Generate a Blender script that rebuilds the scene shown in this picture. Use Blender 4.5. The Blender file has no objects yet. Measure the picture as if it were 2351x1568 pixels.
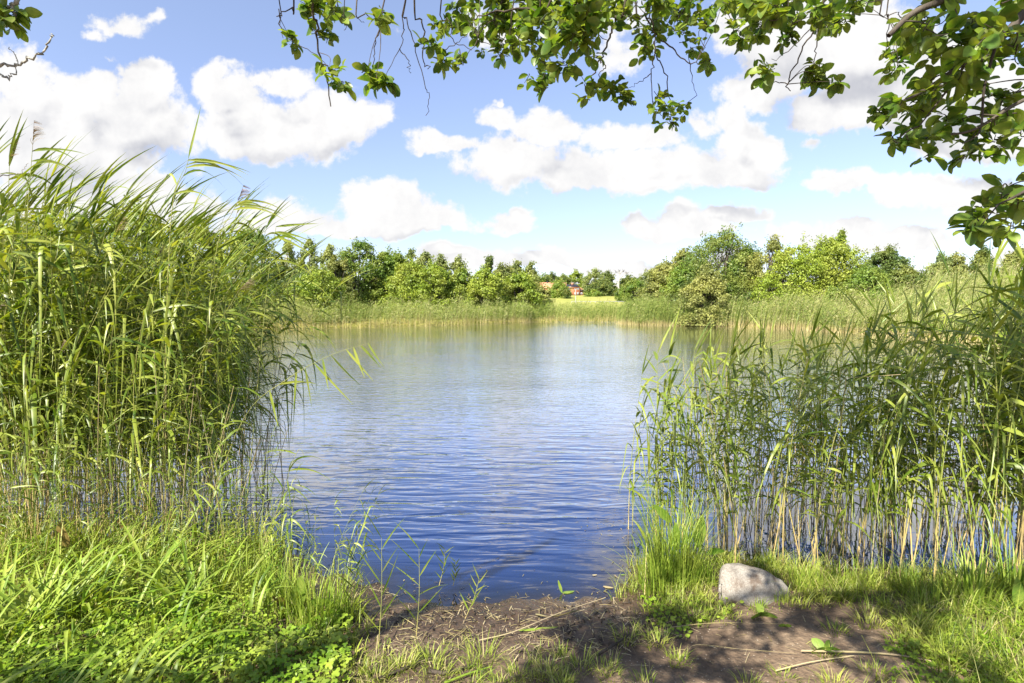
import bpy, math, random
import numpy as np
from mathutils import Vector, Matrix, noise as mnoise

rs = np.random.RandomState(7)
random.seed(7)
SC = bpy.context.scene
COL = SC.collection
R = math.radians

# ------------------------------------------------------------------ camera
F = 1306.1                      # focal length in photo-overview pixels (2351 wide)
PITCH = math.atan(94 / F)
CAMZ = 2.0
cd = bpy.data.cameras.new('camera'); cam = bpy.data.objects.new('camera', cd); COL.objects.link(cam)
cd.lens = 20; cd.sensor_width = 36; cd.clip_start = 0.05; cd.clip_end = 5000
cam.location = (0, 0, CAMZ); cam.rotation_euler = (R(90) - PITCH, 0, 0)
SC.camera = cam
SC.render.resolution_x = 1024; SC.render.resolution_y = 683

# ------------------------------------------------------------------ light
SUN_DIR = Vector((-0.46, -0.66, 0.80)).normalized()      # towards the sun: behind the camera, from the left
SUN_EL = math.asin(SUN_DIR.z)
ld = bpy.data.lights.new('sun', 'SUN'); sun = bpy.data.objects.new('sun', ld); COL.objects.link(sun)
ld.energy = 5.0; ld.angle = R(0.53); ld.color = (1.0, 0.94, 0.84)
sun.rotation_euler = SUN_DIR.to_track_quat('Z', 'Y').to_euler()
SC.view_settings.view_transform = 'Standard'; SC.view_settings.look = 'None'
SC.view_settings.exposure = 1.40; SC.view_settings.gamma = 1
SC.render.film_transparent = False
SC.cycles.max_bounces = 8; SC.cycles.transparent_max_bounces = 12
SC.cycles.diffuse_bounces = 3; SC.cycles.transmission_bounces = 4; SC.cycles.glossy_bounces = 3

def ray(px, py):
    xc = (px - 1175.5) / F; yc = (783.9 - py) / F
    c, s = math.cos(PITCH), math.sin(PITCH)
    return np.array([xc, c + yc * s, -s + yc * c])
def at(px, py, Y):
    d = ray(px, py); return np.array([0, 0, CAMZ]) + d * (Y / d[1])
def gnd(px, py, z=0.0):
    d = ray(px, py); return np.array([0, 0, CAMZ]) + d * ((z - CAMZ) / d[2])
def proj(P):
    P = np.asarray(P, float); c, s = math.cos(PITCH), math.sin(PITCH)
    z = P[..., 2] - CAMZ; y = P[..., 1]; x = P[..., 0]
    f = y * c - z * s; u = y * s + z * c
    f = np.where(f < 1e-3, 1e-3, f)
    return 1175.5 + F * x / f, 783.9 - F * u / f

# ------------------------------------------------------------------ sky with clouds
W = bpy.data.worlds.new('World'); SC.world = W; W.use_nodes = True
nt = W.node_tree; N = nt.nodes; L = nt.links; N.clear()
def nd(tree, typ, **kw):
    n = tree.nodes.new(typ)
    for k, v in kw.items(): setattr(n, k, v)
    return n
def lk(tree, a, b): tree.links.new(a, b)
def mth(tree, op, a, b=None, c=None, clamp=False):
    n = tree.nodes.new('ShaderNodeMath'); n.operation = op; n.use_clamp = clamp
    for i, v in enumerate((a, b, c)):
        if v is None: continue
        if isinstance(v, (int, float)): n.inputs[i].default_value = v
        else: tree.links.new(v, n.inputs[i])
    return n.outputs[0]
def vmt(tree, op, a, b=None, out=0):
    n = tree.nodes.new('ShaderNodeVectorMath'); n.operation = op
    for i, v in enumerate((a, b)):
        if v is None: continue
        if isinstance(v, (tuple, list)): n.inputs[i].default_value = v
        else: tree.links.new(v, n.inputs[i])
    return n.outputs[out]
def maprange(tree, v, a, b, c=0.0, d=1.0, smooth=True):
    n = tree.nodes.new('ShaderNodeMapRange'); n.clamp = True
    if smooth: n.interpolation_type = 'SMOOTHSTEP'
    tree.links.new(v, n.inputs[0])
    for i, q in zip((1, 2, 3, 4), (a, b, c, d)): n.inputs[i].default_value = q
    return n.outputs[0]
def mixc(tree, fac, a, b, mode='MIX'):
    n = tree.nodes.new('ShaderNodeMix'); n.data_type = 'RGBA'; n.blend_type = mode
    if isinstance(fac, (int, float)): n.inputs[0].default_value = fac
    else: tree.links.new(fac, n.inputs[0])
    for i, v in ((6, a), (7, b)):
        if isinstance(v, (tuple, list)): n.inputs[i].default_value = (v[0], v[1], v[2], 1)
        else: tree.links.new(v, n.inputs[i])
    return n.outputs[2]

def ramp(t, fac, stops):
    n = nd(t, 'ShaderNodeValToRGB'); e = n.color_ramp.elements
    while len(e) < len(stops): e.new(.5)
    for el, (p, c) in zip(e, stops): el.position = p; el.color = (c[0], c[1], c[2], 1)
    lk(t, fac, n.inputs[0]); return n.outputs[0]
# each cloud lobe: centre x, centre y, half width, half height (towards the top), weight, flatness of the base
LOBES = [
 (110,330,300,190,1.0,1.6),(330,290,150,150,1.0,1.6),(40,210,130,130,.9,1.2),(210,210,150,90,.9,1.2),(330,180,90,70,.8,1.2),(395,210,50,60,.7,1.2),
 (600,330,170,120,1.0,1.9),(560,240,90,100,.95,1.5),(740,300,150,110,1.0,1.6),(820,290,70,70,.8,1.2),(545,170,45,45,.8,1.2),(660,200,80,55,.8,1.2),
 (280,40,110,34,.60,1.0),(350,25,60,26,.55,1.0),(220,60,60,26,.5,1.0),(265,125,60,24,.4,1.0),
 (1010,340,110,45,.9,1.8),(1190,385,190,100,1.0,1.8),(1145,270,60,55,.8,1.2),(1140,222,22,22,.7,1.0),(1260,300,110,60,.9,1.2),(1400,415,260,95,1.0,2.2),
 (1620,410,230,75,1.0,2.2),(1720,350,110,90,.9,1.4),(1450,320,150,50,.7,1.2),(1600,290,60,50,.7,1.0),(1690,270,60,70,.8,1.0),
 (905,500,165,100,1.1,3.0),(830,520,260,75,1.0,3.0),(640,520,170,75,.9,2.5),(990,515,110,55,.9,2.5),(1150,520,90,40,.9,2.2),(1190,500,45,40,.8,2.0),
 (200,470,380,100,.9,1.5),(440,480,160,60,.85,1.8),
 (1560,530,160,58,1.0,3.0),(1650,500,100,48,.9,2.5),(1470,520,60,45,.9,2.5),(1840,540,130,52,1.0,2.6),(1925,520,110,62,1.0,2.6),(2080,548,170,48,.95,3.0),
 (1980,425,140,38,.8,1.8),(2120,445,160,50,.85,1.8),(2270,470,190,70,1.0,1.8),
 (1800,60,260,120,1.0,1.3),(1960,130,300,150,1.1,1.3),(2150,220,320,190,1.15,1.3),(1780,200,170,75,.95,1.2),(1930,270,140,70,.95,1.2),(2280,330,220,90,.9,1.3),(1870,330,50,30,.5,1.0),
 (1330,30,330,70,.42,1.0),(1150,80,160,60,.45,1.0),(1480,110,190,60,.35,1.0),
 (1120,600,160,50,.95,2.6),(1240,600,90,52,.95,2.6),(1060,585,70,28,.8,2.0),(1400,622,140,44,.95,3.0),(1290,612,90,30,.8,3.0),(1540,622,90,30,.9,3.0),(1660,606,80,36,.85,2.5),
 (2140,625,110,26,.7,2.5),(2320,615,120,34,.7,2.5),(300,600,300,30,.6,2.0),
 # the part of the sky above and beside the picture
 (2300,-150,420,190,.95,1.3),(2700,100,350,220,.95,1.3),(1900,-420,260,120,.8,1.3),(-250,150,300,200,1.0,1.5),(-500,-200,380,200,.9,1.3),(2900,450,400,110,.9,1.8),(-500,450,400,110,.9,1.8),
 (600,-700,420,170,.8,1.2),(1600,-1100,520,240,.85,1.2),(2600,-900,420,240,.85,1.2),
]
def uv_of(px, py):
    d = ray(px, py); return d[0] / d[1], d[2] / d[1]
grp = bpy.data.node_groups.new('cloud_density', 'ShaderNodeTree')
grp.interface.new_socket('P', in_out='INPUT', socket_type='NodeSocketVector')
grp.interface.new_socket('D', in_out='OUTPUT', socket_type='NodeSocketFloat'); grp.interface.new_socket('S', in_out='OUTPUT', socket_type='NodeSocketFloat')
gi = grp.nodes.new('NodeGroupInput'); go = grp.nodes.new('NodeGroupOutput')
P0 = gi.outputs[0]
def noise(tree, vec, scale, detail=4, rough=.55, dist=0.0, dims='3D'):
    n = tree.nodes.new('ShaderNodeTexNoise'); n.noise_dimensions = dims
    n.inputs['Scale'].default_value = scale; n.inputs['Detail'].default_value = detail
    n.inputs['Roughness'].default_value = rough; n.inputs['Distortion'].default_value = dist
    if vec is not None: tree.links.new(vec, n.inputs['Vector'])
    return n
warp = noise(grp, P0, 4.5, 2, .5)
wv = vmt(grp, 'MULTIPLY', vmt(grp, 'SUBTRACT', warp.outputs['Color'], (.5, .5, .5)), (.17, .085, 0))
Pw = vmt(grp, 'ADD', P0, wv)
warp2 = noise(grp, P0, 17, 3, .6)
Pw = vmt(grp, 'ADD', Pw, vmt(grp, 'MULTIPLY', vmt(grp, 'SUBTRACT', warp2.outputs['Color'], (.5, .5, .5)), (.075, .05, 0)))
cur = None
for (px, py, rx, ry, w, flat) in LOBES:
    u, v = uv_of(px, py)
    q = vmt(grp, 'MULTIPLY', vmt(grp, 'SUBTRACT', Pw, (u, v, 0)), (F / rx / 1.05, F / ry / .99, 0))
    q = vmt(grp, 'MAXIMUM', q, vmt(grp, 'MULTIPLY', q, (-1, -flat, 1)))
    r = vmt(grp, 'LENGTH', q, out=1)
    d = mth(grp, 'MULTIPLY_ADD', r, -w, w)
    cur = d if cur is None else mth(grp, 'SMOOTH_MAX', cur, d, 0.12)
n1 = noise(grp, P0, 8.0, 10, .66, .1)
dd = mth(grp, 'MULTIPLY_ADD', mth(grp, 'SUBTRACT', n1.outputs['Fac'], .5), 1.75, cur)
lk(grp, dd, go.inputs[0])
n2_ = noise(grp, P0, 13.0, 4, .5)
lk(grp, mth(grp, 'MULTIPLY_ADD', mth(grp, 'SUBTRACT', n2_.outputs['Fac'], .5), .7, cur), go.inputs[1])

tc = nd(nt, 'ShaderNodeTexCoord')
sep = nd(nt, 'ShaderNodeSeparateXYZ'); lk(nt, tc.outputs['Generated'], sep.inputs[0])
ya = mth(nt, 'MAXIMUM', mth(nt, 'ABSOLUTE', sep.outputs[1]), .06)
uu = mth(nt, 'DIVIDE', sep.outputs[0], ya); vv = mth(nt, 'DIVIDE', sep.outputs[2], ya)
cmb = nd(nt, 'ShaderNodeCombineXYZ'); lk(nt, uu, cmb.inputs[0]); lk(nt, vv, cmb.inputs[1])
def dens(vec):
    g = nd(nt, 'ShaderNodeGroup'); g.node_tree = grp; lk(nt, vec, g.inputs[0]); return g.outputs
D0 = dens(cmb.outputs[0])
D1 = dens(vmt(nt, 'ADD', cmb.outputs[0], (-.025, .060, 0)))
front = maprange(nt, sep.outputs[1], -.12, .06)
mask = mth(nt, 'MULTIPLY', maprange(nt, D0[0], .12, .38), front)
dark = mth(nt, 'MULTIPLY', maprange(nt, mth(nt, 'SUBTRACT', D1[1], D0[1]), -.22, .62), maprange(nt, D0[1], .12, .42))
tex = mth(nt, 'MULTIPLY', mth(nt, 'SUBTRACT', D0[0], D0[1]), .85)
shade = mth(nt, 'ADD', mth(nt, 'SUBTRACT', 1.0, mth(nt, 'MULTIPLY', dark, maprange(nt, vv, .08, .30, .55, .95))), mth(nt, 'MINIMUM', tex, .05), clamp=True)
sky = nd(nt, 'ShaderNodeTexSky', sky_type='NISHITA', sun_disc=False)
sky.sun_elevation = SUN_EL
sky.sun_rotation = math.atan2(SUN_DIR.x, SUN_DIR.y)
sky.air_density = 1.0; sky.dust_density = .5; sky.ozone_density = 1.2
ccol = mixc(nt, shade, (2.15, 2.2, 2.45), (3.85, 3.82, 3.8))
hsv = nd(nt, 'ShaderNodeHueSaturation'); hsv.inputs['Saturation'].default_value = .92; hsv.inputs['Value'].default_value = .98
lk(nt, sky.outputs[0], hsv.inputs['Color'])
lowt = ramp(nt, vv, [(0, (.60, .60, .74)), (.22, (.80, .755, .88)), (.6, (1.03, .95, .98))])
skyc = mixc(nt, 1.0, hsv.outputs[0], lowt, 'MULTIPLY')
final = mixc(nt, mask, skyc, ccol)
bg = nd(nt, 'ShaderNodeBackground'); bg.inputs[1].default_value = .10; lk(nt, final, bg.inputs[0])
wo = nd(nt, 'ShaderNodeOutputWorld'); lk(nt, bg.outputs[0], wo.inputs[0])
W.cycles.sampling_method = 'MANUAL'; W.cycles.sample_map_resolution = 512

# ------------------------------------------------------------------ mesh helpers
class Acc:
    """collects vertices, quads/tris and two point attributes, links them as one object"""
    def __init__(s): s.v = []; s.q = []; s.t = []; s.r = []; s.g = []; s.n = 0
    def add(s, V, Q=None, T=None, rnd=0.0, t=0.0):
        V = np.asarray(V, float).reshape(-1, 3); k = len(V)
        if Q is not None and len(Q): s.q.append(np.asarray(Q, np.int64).reshape(-1, 4) + s.n)
        if T is not None and len(T): s.t.append(np.asarray(T, np.int64).reshape(-1, 3) + s.n)
        s.v.append(V); s.r.append(np.broadcast_to(np.asarray(rnd, float), (k,)) if np.ndim(rnd) == 0 else np.asarray(rnd, float).ravel())
        s.g.append(np.broadcast_to(np.asarray(t, float), (k,)) if np.ndim(t) == 0 else np.asarray(t, float).ravel())
        s.n += k
    def arrays(s):
        V = np.concatenate(s.v); Q = np.concatenate(s.q) if s.q else np.zeros((0, 4), np.int64)
        T = np.concatenate(s.t) if s.t else np.zeros((0, 3), np.int64)
        return V, Q, T, np.concatenate(s.r), np.concatenate(s.g)
    def mesh(s, name, mat, smooth=False):
        V, Q, T, r, g = s.arrays()
        me = bpy.data.meshes.new(name)
        me.vertices.add(len(V)); me.vertices.foreach_set('co', V.astype(np.float32).ravel())
        nl = len(Q) * 4 + len(T) * 3
        me.loops.add(nl); me.loops.foreach_set('vertex_index', np.concatenate([Q.ravel(), T.ravel()]).astype(np.int32))
        me.polygons.add(len(Q) + len(T))
        st = np.concatenate([np.arange(len(Q)) * 4, len(Q) * 4 + np.arange(len(T)) * 3]).astype(np.int32)
        me.polygons.foreach_set('loop_start', st)
        if smooth: me.polygons.foreach_set('use_smooth', np.ones(len(Q) + len(T), bool))
        me.update(calc_edges=True)
        for nm, a in (('rnd', r), ('along', g)):
            at_ = me.attributes.new(nm, 'FLOAT', 'POINT'); at_.data.foreach_set('value', a.astype(np.float32))
        if mat: me.materials.append(mat)
        me.validate()
        return me
    def obj(s, name, mat, parent=None, smooth=False):
        o = bpy.data.objects.new(name, s.mesh(name, mat, smooth)); COL.objects.link(o)
        if parent: o.parent = parent
        return o
def link(name, me, parent=None):
    o = bpy.data.objects.new(name, me); COL.objects.link(o)
    if parent: o.parent = parent
    return o
def tag(o, label=None, cat=None, group=None, kind=None):
    if label: o['label'] = label
    if cat: o['category'] = cat
    if group: o['group'] = group
    if kind: o['kind'] = kind
    return o
def empty(name, loc=(0, 0, 0), rz=0, sc=1):
    o = bpy.data.objects.new(name, None); COL.objects.link(o); o.location = loc; o.rotation_euler = (0, 0, rz)
    o.scale = (sc, sc, sc); o.empty_display_size = .1; return o
def nrm(a): return a / np.maximum(np.linalg.norm(a, axis=-1, keepdims=True), 1e-9)

def strips(acc, C, Wd, side, rnd, fold=0.0, t=None):
    """C (N,S,3) centre lines, Wd (N,S) half widths, side (N,3) or (N,S,3)"""
    Nn, S, _ = C.shape
    if side.ndim == 2: side = np.repeat(side[:, None, :], S, 1)
    if t is None: t = np.tile(np.linspace(0, 1, S), (Nn, 1))
    if fold > 0:
        tang = nrm(np.gradient(C, axis=1)); nm = nrm(np.cross(tang, side))
        A = C - side * Wd[..., None] + nm * (Wd[..., None] * fold); B = C + side * Wd[..., None] + nm * (Wd[..., None] * fold)
        V = np.stack([A, C, B], 2); K = 3
    else:
        V = np.stack([C - side * Wd[..., None], C + side * Wd[..., None]], 2); K = 2
    idx = np.arange(Nn * S * K).reshape(Nn, S, K); Qs = []
    for k in range(K - 1):
        Qs.append(np.stack([idx[:, :-1, k], idx[:, :-1, k + 1], idx[:, 1:, k + 1], idx[:, 1:, k]], -1).reshape(-1, 4))
    rn = np.repeat(np.asarray(rnd, float), S * K); tt = np.repeat(t[..., None], K, 2).ravel()
    acc.add(V.reshape(-1, 3), np.concatenate(Qs), rnd=rn, t=tt)

def blades(acc, P, h, w, az, lean, segs=4, droop=0.0, fold=0.0, rnd=None, twist=.5, prof='grass'):
    """grass blades rooted at P, leaning towards az"""
    P = np.asarray(P, float); n = len(P)
    t = np.linspace(0, 1, segs + 1)[None, :]
    dr = np.stack([np.cos(az), np.sin(az), np.zeros(n)], 1)
    out = (lean * h)[:, None] * t ** 1.7
    up = h[:, None] * (t - (np.asarray(droop) * np.ones(n))[:, None] * t ** 3) 
    C = P[:, None, :] + dr[:, None, :] * out[..., None]; C[..., 2] += up
    sa = az + math.pi / 2 + rs.uniform(-twist, twist, n)
    side = np.stack([np.cos(sa), np.sin(sa), rs.uniform(-.15, .15, n)], 1)
    if prof == 'grass': pr = np.maximum(1 - t, .04) ** .55
    else: pr = np.minimum(1, (t / .18 + .12) ** .7) * np.maximum(1 - t, .01) ** .75
    if rnd is None: rnd = rs.rand(n)
    strips(acc, C, w[:, None] * pr, side, rnd, fold)

def tube(acc, pts, rad, sides=5, rnd=0.0, tt=None, cap=True):
    pts = np.asarray(pts, float); n = len(pts); rad = np.broadcast_to(np.asarray(rad, float), (n,))
    tg = nrm(np.gradient(pts, axis=0)); ref = np.array([.13, .21, 1.0]) if abs(tg[0, 2]) < .9 else np.array([1.0, .1, .2])
    a = nrm(np.cross(tg, ref)); b = np.cross(tg, a)
    an = np.linspace(0, 2 * math.pi, sides, endpoint=False)
    V = pts[:, None, :] + rad[:, None, None] * (np.cos(an)[None, :, None] * a[:, None, :] + np.sin(an)[None, :, None] * b[:, None, :])
    idx = np.arange(n * sides).reshape(n, sides); nx = np.roll(idx, -1, 1)
    Q = np.stack([idx[:-1], nx[:-1], nx[1:], idx[1:]], -1).reshape(-1, 4)
    if tt is None: tt = np.linspace(0, 1, n)
    acc.add(V.reshape(-1, 3), Q, rnd=rnd, t=np.repeat(tt, sides))
def smooth_path(P, k=4):
    P = np.asarray(P, float)
    if len(P) < 3: return np.array([P[0] + (P[-1] - P[0]) * s for s in np.linspace(0, 1, k + 1)])
    Q = np.vstack([2 * P[0] - P[1], P, 2 * P[-1] - P[-2]]); out = []
    for i in range(1, len(Q) - 2):
        for s in np.linspace(0, 1, k, endpoint=False):
            a, b, c, d = Q[i - 1], Q[i], Q[i + 1], Q[i + 2]
            out.append(.5 * ((2 * b) + (-a + c) * s + (2 * a - 5 * b + 4 * c - d) * s * s + (-a + 3 * b - 3 * c + d) * s ** 3))
    out.append(P[-1]); return np.array(out)
def instances(acc, TV, TQ, M, loc, rnd, t=None):
    """M (N,3,3) columns = local axes (scaled)"""
    n = len(loc); k = len(TV)
    V = np.einsum('nij,kj->nki', M, TV) + loc[:, None, :]
    Q = (TQ[None] + (np.arange(n) * k)[:, None, None]).reshape(-1, 4)
    acc.add(V.reshape(-1, 3), Q, rnd=np.repeat(rnd, k), t=np.tile(t if t is not None else np.zeros(k), n))
def frames(nrml, tang):
    """rotation matrices with x=side, y=tang, z=normal"""
    z = nrm(nrml); y = nrm(tang - z * (tang * z).sum(-1, keepdims=True)); x = np.cross(y, z)
    return np.stack([x, y, z], -1)
def box(acc, x0, x1, y0, y1, z0, z1, rnd=0.5):
    V = [(x, y, z) for z in (z0, z1) for y in (y0, y1) for x in (x0, x1)]
    acc.add(V, [(0, 2, 3, 1), (4, 5, 7, 6), (0, 1, 5, 4), (2, 6, 7, 3), (0, 4, 6, 2), (1, 3, 7, 5)], rnd=rnd)
def inpoly(x, y, poly):
    x = np.asarray(x); y = np.asarray(y); c = np.zeros(x.shape, bool); n = len(poly)
    for i in range(n):
        x1, y1 = poly[i]; x2, y2 = poly[(i + 1) % n]
        if y1 == y2: continue
        c ^= ((y1 > y) != (y2 > y)) & (x < (x2 - x1) * (y - y1) / (y2 - y1) + x1)
    return c

# ------------------------------------------------------------------ materials
def newmat(name):
    m = bpy.data.materials.new(name); m.use_nodes = True; t = m.node_tree; t.nodes.clear()
    return m, t, nd(t, 'ShaderNodeOutputMaterial')
def attr(t, name):
    n = nd(t, 'ShaderNodeAttribute'); n.attribute_name = name; return n.outputs['Fac']
def leafmat(name, stops, trans=.35, gloss=.35, rough=.45, along=None, nscale=6, tcol=1.25):
    """foliage: colour by leaf (rnd), optionally tinted along its length, part of the light passes through"""
    m, t, out = newmat(name)
    stops = [(p, tuple(q * .86 for q in c)) for p, c in stops]
    r = attr(t, 'rnd'); oi = nd(t, 'ShaderNodeObjectInfo')
    f = mth(t, 'FRACT', mth(t, 'MULTIPLY_ADD', oi.outputs['Random'], .37, r))
    f = mth(t, 'PINGPONG', mth(t, 'MULTIPLY_ADD', oi.outputs['Random'], .5, r), 1.0)
    c = ramp(t, f, stops)
    if along: 
        c2 = ramp(t, attr(t, 'along'), [(p, (q, q, q)) for p, q in along[0]])
        c = mixc(t, c2, c, along[1])
    g = nd(t, 'ShaderNodeNewGeometry'); n = noise(t, g.outputs['Position'], nscale, 3)
    c = mixc(t, maprange(t, n.outputs['Fac'], .3, .7, 0, .35), c, (.0, .0, .0), 'MULTIPLY') if False else mixc(t, maprange(t, n.outputs['Fac'], .35, .7, 0, 1), c, mixc(t, .30, c, (.55, .52, .12)), 'MIX')
    b = nd(t, 'ShaderNodeBsdfPrincipled'); lk(t, c, b.inputs['Base Color']); b.inputs['Roughness'].default_value = rough
    b.inputs['Specular IOR Level'].default_value = gloss
    tr = nd(t, 'ShaderNodeBsdfTranslucent'); tcv = mixc(t, 1.0, c, (tcol * 1.05, tcol * 1.0, tcol * .35), 'MULTIPLY'); lk(t, tcv, tr.inputs[0])
    mx = nd(t, 'ShaderNodeMixShader'); mx.inputs[0].default_value = trans
    lk(t, b.outputs[0], mx.inputs[1]); lk(t, tr.outputs[0], mx.inputs[2]); lk(t, mx.outputs[0], out.inputs[0])
    return m
def plainmat(name, c1, c2, scale=8, rough=.8, bump=.0, bscale=40, spec=.3, stretch=(1, 1, 1)):
    m, t, out = newmat(name)
    c1 = tuple(q * .86 for q in c1); c2 = tuple(q * .86 for q in c2)
    g = nd(t, 'ShaderNodeTexCoord'); v = vmt(t, 'MULTIPLY', g.outputs['Object'], stretch)
    n = noise(t, v, scale, 6, .6)
    c = ramp(t, n.outputs['Fac'], [(.35, c1), (.65, c2)])
    b = nd(t, 'ShaderNodeBsdfPrincipled'); lk(t, c, b.inputs['Base Color']); b.inputs['Roughness'].default_value = rough
    b.inputs['Specular IOR Level'].default_value = spec
    if bump:
        n2 = noise(t, v, bscale, 6, .65); bp = nd(t, 'ShaderNodeBump'); bp.inputs['Distance'].default_value = bump
        lk(t, n2.outputs['Fac'], bp.inputs['Height']); lk(t, bp.outputs[0], b.inputs['Normal'])
    lk(t, b.outputs[0], out.inputs[0]); return m

M_REED = leafmat('reed_leaf', [(0, (.03, .07, .006)), (.4, (.08, .15, .012)), (.75, (.17, .26, .022)), (1, (.33, .39, .06))], trans=.35, gloss=.45, rough=.4)
M_REED_DRY = leafmat('reed_dry', [(0, (.30, .22, .10)), (.5, (.42, .32, .16)), (1, (.5, .42, .26))], trans=.2)
M_STEM = leafmat('reed_stem', [(0, (.16, .24, .05)), (.5, (.26, .31, .08)), (1, (.34, .33, .12))], trans=.1, gloss=.4, rough=.4,
                 along=([(0.0, 1.0), (.16, .9), (.42, .0)], (.52, .38, .17)))
M_PLUME = leafmat('reed_plume', [(0, (.16, .10, .09)), (1, (.30, .21, .17))], trans=.3)
M_GRASS = leafmat('bank_grass', [(0, (.05, .105, .008)), (.4, (.13, .21, .015)), (.72, (.26, .35, .028)), (.88, (.38, .42, .08)), (1, (.50, .42, .22))], trans=.30, nscale=3)
M_SEDGE = leafmat('sedge_leaf', [(0, (.06, .13, .010)), (.6, (.15, .26, .022)), (1, (.30, .42, .05))], trans=.32)
M_CLOVER = leafmat('clover_leaf', [(0, (.06, .14, .008)), (.6, (.15, .28, .014)), (1, (.27, .42, .025))], trans=.30, gloss=.3, nscale=4)
M_STRAW = leafmat('straw_litter', [(0, (.05, .035, .022)), (.4, (.15, .105, .06)), (.8, (.34, .26, .15)), (1, (.52, .43, .28))], trans=.1)
M_DEBRIS = plainmat('dark_debris', (.03, .022, .016), (.09, .07, .05), 20, .8, .004, 60)
M_DOCK = leafmat('dock_leaf', [(0, (.09, .20, .02)), (1, (.18, .32, .04))], trans=.35, gloss=.5, nscale=18)
M_DOCKRED = leafmat('dock_leaf_red', [(0, (.22, .07, .03)), (.5, (.20, .20, .05)), (1, (.34, .12, .07))], trans=.25, nscale=18)
M_BARK = plainmat('bark', (.045, .036, .028), (.13, .11, .085), 14, .9, .006, 50, .2, (1, 1, .35))
M_TWIG = plainmat('twig_bark', (.035, .026, .02), (.10, .08, .055), 30, .85, .002, 90)
M_LICHEN = plainmat('lichen_twig', (.20, .19, .16), (.46, .45, .38), 60, .95, .003, 150)
M_LEAF = leafmat('broad_leaf', [(0, (.04, .10, .012)), (.5, (.075, .165, .02)), (.85, (.12, .23, .028)), (1, (.22, .36, .04))], trans=.50, gloss=.5, rough=.38, nscale=20)

# ------------------------------------------------------------------ terrain and water
SHORE = [(-60, 5.2), (-30, 5.0), (-12, 4.9), (-4.2, 4.75), (-3.1, 4.65), (-2.3, 4.55), (-1.6, 4.25), (-1.15, 3.95), (-.75, 3.72), (-.2, 3.62), (.25, 3.66), (.62, 3.76), (.82, 3.98),
         (.95, 4.26), (1.18, 4.36), (1.45, 4.30), (1.75, 4.27), (2.2, 4.16), (2.8, 4.02), (3.6, 3.95), (6, 4.2), (12, 6), (19, 12), (22.5, 20), (22.6, 26), (22.0, 34), (20, 40.5), (16, 44.5), (11, 46.5), (9.6, 49),
         (12, 53), (8, 54.5), (2, 53.5), (-5, 47.5), (-10, 44.5), (-17, 40), (-21, 36.5), (-30, 33), (-60, 30)]
SH = np.array(SHORE)
def pond_sd(x, y):
    """signed distance to the water's edge, negative on the water"""
    x = np.asarray(x, float); y = np.asarray(y, float); best = np.full(x.shape, 1e9)
    n = len(SH)
    for i in range(n):
        a = SH[i]; b = SH[(i + 1) % n]; e = b - a; L2 = (e * e).sum()
        tt = np.clip(((x - a[0]) * e[0] + (y - a[1]) * e[1]) / L2, 0, 1)
        best = np.minimum(best, np.hypot(x - a[0] - tt * e[0], y - a[1] - tt * e[1]))
    return np.where(inpoly(x, y, SHORE), -best, best)
def sst(x, a, b):
    t = np.clip((x - a) / (b - a), 0, 1); return t * t * (3 - 2 * t)
def bumps(x, y):
    return (.5 * np.sin(x * 3.1 + 1.3 * np.sin(y * 2.3)) + .3 * np.sin(y * 5.3 + x * 2.1) + .2 * np.sin(x * 9.7 - y * 6.1) + .15 * np.sin(x * 17 + y * 13))
def ground(x, y):
    x = np.asarray(x, float); y = np.asarray(y, float)
    d = pond_sd(x, y); dj = d + (.07 * bumps(x * 1.7, y * 1.7) + .03 * np.sin(x * 23 + y * 9)) * (y < 12)
    near = .30 * (1 - np.exp(-np.maximum(dj, 0) / 2.5)) + .012 * bumps(x, y) * sst(d, .1, .6)
    far = .30 * (1 - np.exp(-np.maximum(d, 0) / 2.0)) + .05 * bumps(x * .3, y * .3) * sst(d, 1, 5)
    far = far + 1.75 * sst(d, .5, 10) * sst(x, 14, 19) * (1 - sst(y, 43, 52))
    far = far + 3.9 * sst(y, 195, 335) + .8 * sst(y, 60, 195) + 2.0 * sst(y, 335, 700)
    k = sst(y, 9, 16)
    out = near * (1 - k) + far * k
    ins = -.40 * (1 - np.exp(dj / .9)) - .03
    return np.where(dj < 0, np.minimum(ins * sst(-dj, 0, .08), -.0), out)
def axis(dense0, dense1, step, lo, hi, growth):
    a = list(np.arange(dense0, dense1 + 1e-6, step)); s = step; v = a[-1]
    while v < hi: s *= growth; v += s; a.append(min(v, hi))
    s = step; v = a[0]; b = []
    while v > lo: s *= growth; v -= s; b.append(max(v, lo))
    return np.array(b[::-1] + a)
def grid(acc, xs, ys, zf):
    X, Y = np.meshgrid(xs, ys); Z = zf(X, Y)
    V = np.stack([X, Y, Z], -1).reshape(-1, 3); nx = len(xs); ny = len(ys)
    i = np.arange(nx * ny).reshape(ny, nx)
    acc.add(V, np.stack([i[:-1, :-1], i[:-1, 1:], i[1:, 1:], i[1:, :-1]], -1).reshape(-1, 4))
    return X, Y
a = Acc(); grid(a, axis(-4.5, 4.5, .045, -900, 900, 1.07), axis(1.6, 5.2, .04, -60, 1600, 1.045), ground)
PATH = [(1040, 1640), (1090, 1530), (1180, 1500), (1420, 1495), (1540, 1450), (1660, 1425), (1790, 1398), (1960, 1388), (2030, 1430), (2110, 1500), (2140, 1568), (2140, 1640)]
MUD = [(815, 1395), (1000, 1395), (1200, 1400), (1420, 1370), (1480, 1400), (1560, 1470), (1450, 1500), (1180, 1512), (1000, 1480), (930, 1540), (860, 1480)]

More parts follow.
